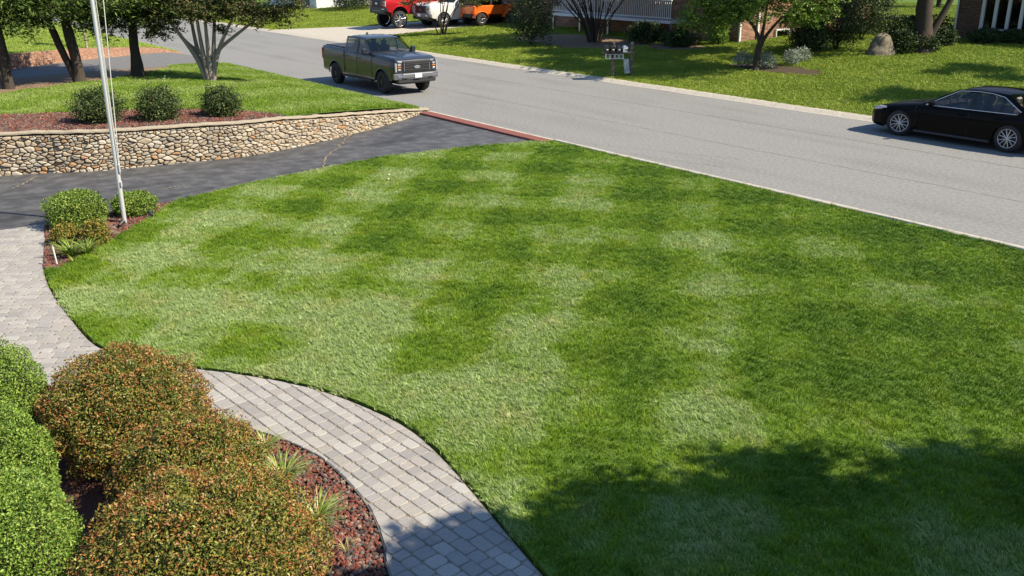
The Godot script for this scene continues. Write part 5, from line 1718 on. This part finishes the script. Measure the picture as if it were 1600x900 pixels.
func pickup(called: String, label: String, at: Vector3, turn: float, pm: Material, rim: Material, lift := 0.0, R := .41, rim_r := .25) -> Node3D:
	var o := thing(called, label, "truck", at, turn)
	var fa := -1.87; var ra := 1.88
	var Y := lift
	var keys := [[-2.86, .82, .74, 1.10, 1.18], [-2.83, .92, .72, 1.15, 1.24], [-2.76, .97, .60, 1.18, 1.30], [-2.55, .995, .52, 1.20, 1.345], [-1.9, 1.0, .46, 1.22, 1.38], [-1.25, 1.0, .44, 1.25, 1.39], [-1.1, 1.0, .44, 1.265, 1.37], [-.95, 1.0, .44, 1.27, 1.31], [1.02, 1.0, .44, 1.32, 1.34], [1.06, 1.0, .44, 1.33, 1.42], [2.4, 1.0, .46, 1.36, 1.43], [2.92, .985, .50, 1.37, 1.43], [2.985, .95, .55, 1.34, 1.40]]
	for k in keys:
		for j in [2, 3, 4]: k[j] += Y
	var b := Buf.new()
	body_shell(b, keys, [[fa, .41 + Y * .7, .50 + Y * .2], [ra, .41 + Y * .7, .50 + Y * .2]], 120, 1.0)
	put("body", b.mesh(), pm, o)
	part_box(o, "underbody", M.black, Vector3(0, .62 + Y, 0), Vector3(1.36, .5, 5.3), .05)
	for s in [-1.0, 1.0]:
		wheel(o, Vector3(s * .86, R, fa), R, .28, rim_r, 6, rim, s, 0.0, true)
		wheel(o, Vector3(s * .86, R, ra), R, .28, rim_r, 6, rim, s, 0.0, true)
		# wheel arch lips
		for z in [fa, ra]:
			b = Buf.new()
			var pts := []; var rad := []
			for k in 15:
				var a := PI * k / 14.0
				pts.push_back(Vector3(s * .985, .41 + Y * .7 + sin(a) * (.50 + Y * .2), z + cos(a) * (.50 + Y * .2))); rad.push_back(.028)
			b.tube(pts, rad, 6, Color.WHITE)
			put("arch_lip", b.mesh(), pm, o)
		part_box(o, "running_board", M.plastic, Vector3(s * .97, .40 + Y, -.02), Vector3(.16, .05, 2.3), .015)
	var cab := {"belt": 1.33 + Y, "roof": 1.90 + Y, "wb": .95, "wr": .79}
	b = Buf.new()
	var rows := []
	for q in [[-.44, 1.865], [-.3, 1.905], [.1, 1.935], [.6, 1.935], [.9, 1.915], [.99, 1.88]]:
		var line := PackedVector3Array()
		for j in 17:
			var s := -1.0 + j / 8.0
			line.push_back(Vector3(s * (.825 if absf(s) < .99 else .83), q[1] + Y + .012 * cos(s * 18.0) * .35 - .045 * pow(absf(s), 4.0) - (.03 if absf(s) > .99 else 0.0), q[0]))
		rows.push_back(line)
	b.sheet(rows, Color.WHITE)
	for s in [-1.0, 1.0]:
		side_panel(b, [[-1.20, 1.31 + Y], [-1.06, 1.31 + Y], [-.42, 1.82 + Y], [.1, 1.845 + Y], [.84, 1.83 + Y], [.90, 1.31 + Y], [1.05, 1.31 + Y], [.99, 1.89 + Y], [.1, 1.915 + Y], [-.45, 1.875 + Y]], cab, s, .004)
	put("roof", b.mesh(), pm, o)
	b = Buf.new(); cross_panel(b, -1.20, 1.365 + Y, .90, -.44, 1.868 + Y, .78, .14); put("windshield", b.mesh(), M.glass, o)
	b = Buf.new(); cross_panel(b, 1.06, 1.36 + Y, .88, .985, 1.875 + Y, .78, -.02); put("rear_window", b.mesh(), M.glass, o)
	for s in [-1.0, 1.0]:
		b = Buf.new(); side_panel(b, [[-1.02, 1.335 + Y], [-.41, 1.815 + Y], [-.08, 1.835 + Y], [-.06, 1.335 + Y]], cab, s, -.004); put("side_window", b.mesh(), M.glass, o)
		b = Buf.new(); side_panel(b, [[.05, 1.335 + Y], [.03, 1.838 + Y], [.82, 1.825 + Y], [.88, 1.335 + Y]], cab, s, -.004); put("side_window", b.mesh(), M.glass, o)
		b = Buf.new(); side_panel(b, [[-.06, 1.32 + Y], [-.08, 1.85 + Y], [.03, 1.85 + Y], [.05, 1.32 + Y]], cab, s, .003); put("pillar", b.mesh(), M.black, o)
		b = Buf.new()
		b.box(Vector3(s * 1.12, 1.44 + Y, -.86), Vector3(.22, .24, .12), .04); b.box(Vector3(s * .99, 1.37 + Y, -.87), Vector3(.12, .05, .07), .01)
		put("mirror", b.mesh(), pm, o)
		b = Buf.new()
		for z in [-1.16, -.0, .98]: b.box(Vector3(s * .998, .92 + Y, z), Vector3(.012, .74, .009), .002)
		b.box(Vector3(s * .998, .94 + Y, 1.06), Vector3(.012, .82, .014), .002)
		put("door_seam", b.mesh(), M.black, o)
		for z in [-.2, .78]: part_box(o, "door_handle", pm, Vector3(s * 1.005, 1.17 + Y, z), Vector3(.035, .035, .19), .012)
		# lamps
		var lamp := Node3D.new(); lamp.name = "headlight"; o.add_child(lamp, true)
		part_box(lamp, "housing", M.plastic, Vector3(s * .80, 1.0 + Y, -2.77), Vector3(.26, .34, .18), .03, Vector3(0, s * -.25, 0))
		part_box(lamp, "lens", M.lens, Vector3(s * .90, 1.0 + Y, -2.79), Vector3(.075, .32, .16), .02, Vector3(0, s * -.3, 0))
		part_box(lamp, "lens", M.lens, Vector3(s * .77, 1.105 + Y, -2.86), Vector3(.13, .075, .03), .01, Vector3(0, s * -.2, 0))
		part_box(lamp, "turn_lamp", M.amber, Vector3(s * .77, 1.02 + Y, -2.862), Vector3(.14, .045, .03), .01, Vector3(0, s * -.2, 0))
		part_box(lamp, "lens", M.lens, Vector3(s * .77, .93 + Y, -2.86), Vector3(.12, .075, .03), .01, Vector3(0, s * -.2, 0))
		part_box(o, "fog_light", M.chrome, Vector3(s * .76, .70 + Y, -2.90), Vector3(.26, .075, .08), .02, Vector3(0, s * -.3, 0))
		part_box(o, "tail_light", M.tail_red, Vector3(s * .955, 1.12 + Y, 2.93), Vector3(.07, .42, .14), .02)
	# front: grille with two rows of openings, oval badge, bumper, plate
	var gr := Node3D.new(); gr.name = "grille"; o.add_child(gr, true)
	part_box(gr, "surround", M.dark_rim, Vector3(0, 1.01 + Y, -2.845), Vector3(1.30, .44, .06), .03)
	part_box(gr, "mesh_panel", M.black, Vector3(0, 1.01 + Y, -2.862), Vector3(1.18, .35, .05), .01)
	for y in [1.10, 1.0, .90]: part_box(gr, "bar", M.dark_rim, Vector3(0, y + Y, -2.885), Vector3(1.14, .026, .03), .008)
	for x in [-.57, .57]: part_box(gr, "bar", M.satin, Vector3(x, 1.0 + Y, -2.885), Vector3(.03, .28, .03), .008)
	for k in 8: part_box(gr, "bar", M.dark_rim, Vector3(-.49 + k * .14, 1.0 + Y, -2.88), Vector3(.02, .24, .02), .004)
	b = Buf.new()
	var ov := []; 
	for k in 24: ov.push_back(Vector3(cos(TAU * k / 24.0) * .135, 1.0 + Y + sin(TAU * k / 24.0) * .056, -2.912))
	for k in 24: b.tri(Vector3(0, 1.0 + Y, -2.918), ov[k], ov[(k + 1) % 24], Color.WHITE)
	for k in 24: b.quad(ov[k], ov[k] + Vector3(0, 0, .04), ov[(k + 1) % 24] + Vector3(0, 0, .04), ov[(k + 1) % 24], Color.WHITE)
	put("badge", b.mesh(), M.chrome, gr)
	var bp := Node3D.new(); bp.name = "bumper"; o.add_child(bp, true)
	part_box(bp, "bar", M.bumper if lift == 0.0 else M.dark_rim, Vector3(0, .70 + Y, -2.89), Vector3(1.40, .17, .16), .03)
	for s in [-1.0, 1.0]: part_box(bp, "bumper_end", M.bumper if lift == 0.0 else M.dark_rim, Vector3(s * .82, .68 + Y, -2.80), Vector3(.34, .22, .18), .03, Vector3(0, s * -.35, 0))
	part_box(bp, "air_dam", M.plastic, Vector3(0, .54 + Y, -2.82), Vector3(1.7, .2, .16), .03)
	part_box(bp, "skid_bar", M.satin, Vector3(0, .60 + Y, -2.90), Vector3(.95, .035, .05), .01)
	if lift == 0.0: part_box(o, "licence_plate", M.plate, Vector3(.0, .70, -2.985), Vector3(.305, .155, .014), .004)
	# hood creases
	b = Buf.new()
	for x in [-.52, .52]:
		b.tube([Vector3(x * 1.05, 1.378 + Y, -1.3), Vector3(x * .96, 1.366 + Y, -2.0), Vector3(x * .9, 1.326 + Y, -2.6)], [.02, .022, .012], 6, Color.WHITE)
	put("hood_crease", b.mesh(), pm, o)
	b = Buf.new()
	for x in [-.3, .25]: b.tube([Vector3(x - .3, 1.385 + Y, -1.17), Vector3(x + .25, 1.40 + Y, -1.13)], [.01, .008], 5, Color.WHITE)
	put("wiper", b.mesh(), M.black, o)
	# folding bed cover
	var cv := Node3D.new(); cv.name = "bed_cover"; o.add_child(cv, true)
	for k in 3: part_box(cv, "panel", M.plastic, Vector3(0, 1.44 + Y, 1.42 + k * .59), Vector3(1.66, .035, .575), .012)
	part_box(o, "tailgate", pm, Vector3(0, 1.0 + Y, 2.985), Vector3(1.6, .62, .05), .02)
	part_box(o, "rear_bumper", M.satin, Vector3(0, .62 + Y, 3.02), Vector3(1.8, .16, .16), .03)
	part_box(o, "antenna_fin", M.black, Vector3(0, 1.965 + Y, .8), Vector3(.05, .06, .16), .02)
	part_box(o, "dashboard", M.seat, Vector3(0, 1.32 + Y, -.75), Vector3(1.6, .14, .4), .05)
	seats(o, [-.2, .62], .85 + Y, M.seat)
	b = Buf.new()
	var ring := []; var rr := []
	for k in 17: ring.push_back(Vector3(-.4 + cos(TAU * k / 16.0) * .19, 1.42 + Y + sin(TAU * k / 16.0) * .17, -.46 - sin(TAU * k / 16.0) * .07)); rr.push_back(.015)
	b.tube(ring, rr, 5, Color.WHITE)
	put("steering_wheel", b.mesh(), M.black, o)
	return o

func build_vehicles() -> void:
	var tr := pickup("pickup_truck", "dark grey crew cab pickup truck parked beside the raised lawn", Vector3(1.62, .004, -30.42), PI, M.paint_grey, M.dark_rim)
	tr.scale = Vector3(.88, .93, .91)
	sedan("black sedan with silver multi spoke wheels parked at the far kerb", Vector3(8.47, .012, -12.08), 0.0, M.paint_black, M.satin, .94)
	var p := spot_on(625, 45, h_far)
	var red := pickup("lifted_pickup", "red lifted pickup truck with chrome wheels and pink door lettering", Vector3(p.x + 1.87, p.y + .03, p.z - .9), PI * .5, M.paint_red, M.chrome, .42, .50, .40)
	# lettering and swoosh on the door
	var pink := flat_mat(lin(.75, .12, .4), .5)
	for q in [[-.55, 1.72, .13, .18], [-.36, 1.68, .12, .13], [-.2, 1.68, .12, .13], [-.04, 1.68, .12, .13], [.14, 1.69, .14, .15], [.34, 1.68, .1, .13]]:
		part_box(red, "lettering", pink, Vector3(1.006 * -1.0, q[1] - .35, q[0]), Vector3(.012, q[3], q[2] * .7), .002, Vector3(.2, 0, 0))
	part_box(red, "stripe", M.white, Vector3(-1.006, 1.12, -.1), Vector3(.012, .05, 1.1), .002)
	p = spot_on(684, 42, h_far)
	pickup("pickup_truck", "white pickup truck behind the dark stemmed crape myrtle", Vector3(p.x + 1.75, p.y + .03, p.z - .1), PI * .5, M.paint_white, M.satin)
	# orange off-roader
	p = spot_on(779, 36, h_far)
	var o := thing("offroad_vehicle", "orange boxy off-road vehicle with black top beside the far drive", "car", Vector3(p.x - 1.0, p.y, p.z + .4), -PI * .5)
	o.scale = Vector3.ONE * .88
	var b := Buf.new()
	b.box(Vector3(0, .98, .55), Vector3(1.46, .62, 2.5), .07); b.box(Vector3(0, 1.0, -1.25), Vector3(1.2, .5, 1.3), .1)
	put("body", b.mesh(), M.paint_orange, o)
	part_box(o, "hood", M.paint_orange, Vector3(0, 1.28, -1.2), Vector3(1.14, .08, 1.3), .04)
	part_box(o, "grille", M.paint_orange, Vector3(0, 1.02, -1.93), Vector3(1.2, .46, .08), .03)
	for s in [-1.0, 1.0]:
		part_box(o, "headlight", M.lens, Vector3(s * .44, 1.1, -1.98), Vector3(.18, .18, .04), .05)
		for z in [-1.2, 1.25]:
			wheel(o, Vector3(s * .78, .40, z), .40, .26, .23, 5, M.satin, s)
			b = Buf.new()
			var rows := []
			for k in 11:
				var a := lerpf(.15, PI - .15, k / 10.0)
				rows.push_back(PackedVector3Array([Vector3(s * .58, .42 + sin(a) * .52, z + cos(a) * .58), Vector3(s * .93, .42 + sin(a) * .52, z + cos(a) * .58), Vector3(s * .94, .38 + sin(a) * .52, z + cos(a) * .58)]))
			b.sheet(rows, Color.WHITE)
			put("fender", b.mesh(), M.paint_orange, o)
		part_box(o, "side_window", M.window, Vector3(s * .70, 1.53, -.1), Vector3(.02, .42, .72), .01)
		part_box(o, "side_window", M.window, Vector3(s * .70, 1.53, .85), Vector3(.02, .42, .9), .01)
		part_box(o, "mirror", M.plastic, Vector3(s * .86, 1.4, -.5), Vector3(.18, .16, .08), .03)
	part_box(o, "bumper", M.plastic, Vector3(0, .62, -2.05), Vector3(1.6, .18, .2), .04)
	part_box(o, "soft_top", M.plastic, Vector3(0, 1.56, .6), Vector3(1.38, .56, 2.3), .08)
	part_box(o, "windshield", M.window, Vector3(0, 1.55, -.6), Vector3(1.34, .5, .04), .01, Vector3(-.25, 0, 0))
	part_box(o, "underbody", M.black, Vector3(0, .6, 0), Vector3(1.1, .25, 3.7), .04)

# ---------------------------------------------------------------- small things
func build_small_things() -> void:
	# flagpole with halyard
	var p := spot(195, 349)
	var f := thing("flagpole", "silver aluminium flagpole with white halyard in the lava rock bed", "flagpole", Vector3(p.x, 0, p.z))
	var b := Buf.new()
	b.tube([Vector3(0, -.05, 0), Vector3(0, 2, 0), Vector3(-.01, 4, 0), Vector3(-.01, 7.6, 0)], [.04, .04, .036, .024], 16, Color.WHITE)
	put("pole", b.mesh(), M.aluminium, f)
	b = Buf.new()
	var tp := rel(.36, 7.5, -.02)
	b.tube([rel(.05, .9, -.02), rel(.10, 2.0, -.02), rel(.19, 4.0, -.02), tp], [.008, .008, .008, .008], 6, Color.WHITE)
	b.tube([rel(.05, 1.0, -.03), rel(.052, 1.5, -.03), rel(.06, 2.6, -.03), tp - RIGHT * .3], [.006, .006, .006, .006], 6, Color.WHITE)
	put("halyard", b.mesh(), M.rope, f)
	b = Buf.new()
	b.box(rel(.055, 1.0, -.03), Vector3(.03, .16, .03), .01); b.box(rel(.05, .72, -.03), Vector3(.03, .10, .03), .008)
	put("cleat", b.mesh(), M.aluminium, f)
	b = Buf.new(); b.box(rel(.07, 7.52), Vector3(.24, .05, .05), .01); b.tube([rel(.05, 7.52), tp], [.012, .01], 6, Color.WHITE); put("pulley_arm", b.mesh(), M.aluminium, f)
	var ball := SphereMesh.new(); ball.radius = .06; ball.height = .12
	put("finial", ball, M.aluminium, f, Vector3(0, 7.68, 0))
	# little spotlights in the bed
	var k := 0
	for q in [[190, 357, "black landscape spotlight at the foot of the flagpole"], [237, 342, "black landscape spotlight at the lawn edge beyond the flagpole"]]:
		p = spot(q[0], q[1])
		var s := thing("landscape_spotlight", q[2], "lamp", Vector3(p.x, 0, p.z), .6 + k, "spotlights around the flagpole")
		b = Buf.new(); b.tube([Vector3(0, -.03, 0), Vector3(0, .07, 0)], [.012, .012], 6, Color.WHITE); put("stake", b.mesh(), M.plastic, s)
		b = Buf.new(); b.tube([Vector3(-.05, .07, 0), Vector3(.03, .10, 0), Vector3(.07, .115, 0)], [.026, .034, .042], 10, Color.WHITE); put("housing", b.mesh(), M.plastic, s)
		k += 1
	# bigger grey stones by the pole
	k = 0
	for q in [[172, 364, .07], [181, 366, .06], [177, 358, .055]]:
		p = spot(q[0], q[1])
		var o := put("bed_stone", rock_mesh(12 + k), M.boulder, null, Vector3(p.x, .02, p.z))
		o.scale = Vector3(q[2] * 1.3, q[2] * .7, q[2])
		tag(o, ["largest grey stone lying in the lava rock near the flagpole foot", "grey stone between the largest stone and the spotlight", "smallest grey stone near the flagpole foot"][k], "stone", "grey stones near the flagpole")
		k += 1
	# path marker
	p = spot(90, 415)
	var m := thing("path_stake", "thin pale metal stake leaning at the walk edge by the daylilies", "stake", Vector3(p.x, 0, p.z))
	b = Buf.new(); b.tube([Vector3(0, -.03, 0), rel(-.03, .31)], [.012, .014], 8, Color.WHITE); put("rod", b.mesh(), M.rope, m)
	b = Buf.new(); b.tube([rel(-.03, .31), rel(-.031, .33)], [.018, .012], 8, Color.WHITE); put("tip", b.mesh(), M.satin, m)
	# mailboxes
	p = spot_on(975, 121, h_far)
	var mb := thing("mailbox_stand", "grey post stand of four mailboxes with newspaper slots at the far kerb", "mailboxes", p)
	for q in [[.27, 1.32], [-.42, 1.3]]:
		b = Buf.new(); b.box(rel(q[0], q[1] * .5 - .1, .1), Vector3(.1, q[1] + .2, .1), .01); put("post", b.mesh(), M.boulder, mb)
	b = Buf.new(); b.box(rel(-.25, .93, .05), Vector3(1.25, .05, .22), .008, Color.WHITE, Basis(RIGHT, Vector3.UP, -AWAY)); put("shelf", b.mesh(), M.boulder, mb)
	var tints := [M.black, M.black, M.plastic, M.white]
	for j in 4:
		var c := rel(-.70 + j * .23, .97, -.08)
		var mbx := Node3D.new(); mbx.name = "mailbox"; mb.add_child(mbx, true)
		b = Buf.new()
		var rows := []
		for e in [-.24, .24]:
			var line := PackedVector3Array()
			line.push_back(c + RIGHT * -.09 + AWAY * e)
			for w in 9:
				var a := PI - PI * w / 8.0
				line.push_back(c + RIGHT * cos(a) * .09 + Vector3.UP * (.13 + sin(a) * .09) + AWAY * e)
			line.push_back(c + RIGHT * .09 + AWAY * e)
			rows.push_back(line)
		b.sheet(rows, Color.WHITE, true)
		for e in 2:
			for w in 9: b.tri(c + Vector3.UP * .1 + AWAY * [-.24, .24][e], rows[e][w], rows[e][w + 1], Color.WHITE)
			b.tri(c + Vector3.UP * .1 + AWAY * [-.24, .24][e], rows[e][10], rows[e][0], Color.WHITE)
		put("box", b.mesh(), tints[j], mbx)
		b = Buf.new(); b.box(c + Vector3.UP * .09 - AWAY * .248, Vector3(.07, .035, .012), .002, Color.WHITE, Basis(RIGHT, Vector3.UP, -AWAY)); put("number_plate", b.mesh(), M.white if j < 3 else M.black, mbx)
	for j in 4:
		var c := rel(-.66 + j * .17, .80, -.06)
		b = Buf.new()
		var bs := Basis(RIGHT, Vector3.UP, -AWAY)
		b.box(c + RIGHT * -.07, Vector3(.014, .17, .36), .003, Color.WHITE, bs); b.box(c + RIGHT * .07, Vector3(.014, .17, .36), .003, Color.WHITE, bs); b.box(c + Vector3.UP * .08, Vector3(.15, .014, .36), .003, Color.WHITE, bs); b.box(c - Vector3.UP * .08, Vector3(.15, .014, .36), .003, Color.WHITE, bs)
		put("newspaper_slot", b.mesh(), M.white, mb)
	b = Buf.new(); b.box(rel(.08, .42, .02), Vector3(.2, .55, .16), .02, Color.WHITE, Basis(RIGHT, Vector3.UP, -AWAY) * Basis.from_euler(Vector3(0, 0, .12))); put("parcel_bin", b.mesh(), flat_mat(lin(.28, .36, .37), .6), mb)
	# wheeled bin by the far kerb
	p = spot_on(160, 41, h_back)
	var bin := thing("wheeled_bin", "dark green wheeled bin at the edge of the striped lawn", "bin", p)
	b = Buf.new()
	var rows := []
	for q in [[0.05, .22], [.9, .29], [.92, .31], [.97, .31]]:
		rows.push_back(PackedVector3Array([rel(-q[1], q[0], -q[1]), rel(q[1], q[0], -q[1]), rel(q[1], q[0], q[1]), rel(-q[1], q[0], q[1])]))
	b.sheet(rows, Color.WHITE, true)
	var gm := flat_mat(lin(.02, .07, .04), .5)
	put("bin_body", b.mesh(), gm, bin)
	b = Buf.new(); b.box(rel(0, 1.0, 0), Vector3(.64, .06, .66), .02, Color.WHITE, Basis(RIGHT, Vector3.UP, -AWAY)); put("lid", b.mesh(), gm, bin)
	for s in [-1.0, 1.0]:
		b = Buf.new(); b.tube([rel(s * .24, .1, .25), rel(s * .3, .1, .25)], [.1, .1], 12, Color.WHITE); put("bin_wheel", b.mesh(), M.rubber, bin)
	# pale pebbles and a few fallen leaves on the paving
	k = 0
	for q in [[608, 276, "white pebble lying in the lawn near the driveway"], [607, 283, "second white pebble a hand away from the other in the lawn"]]:
		p = spot(q[0], q[1])
		var o := put("pebble", rock_mesh(30 + k), M.white, null, Vector3(p.x, .05, p.z))
		o.scale = Vector3.ONE * .022
		tag(o, q[2], "pebble", "pebbles in the lawn")
		k += 1
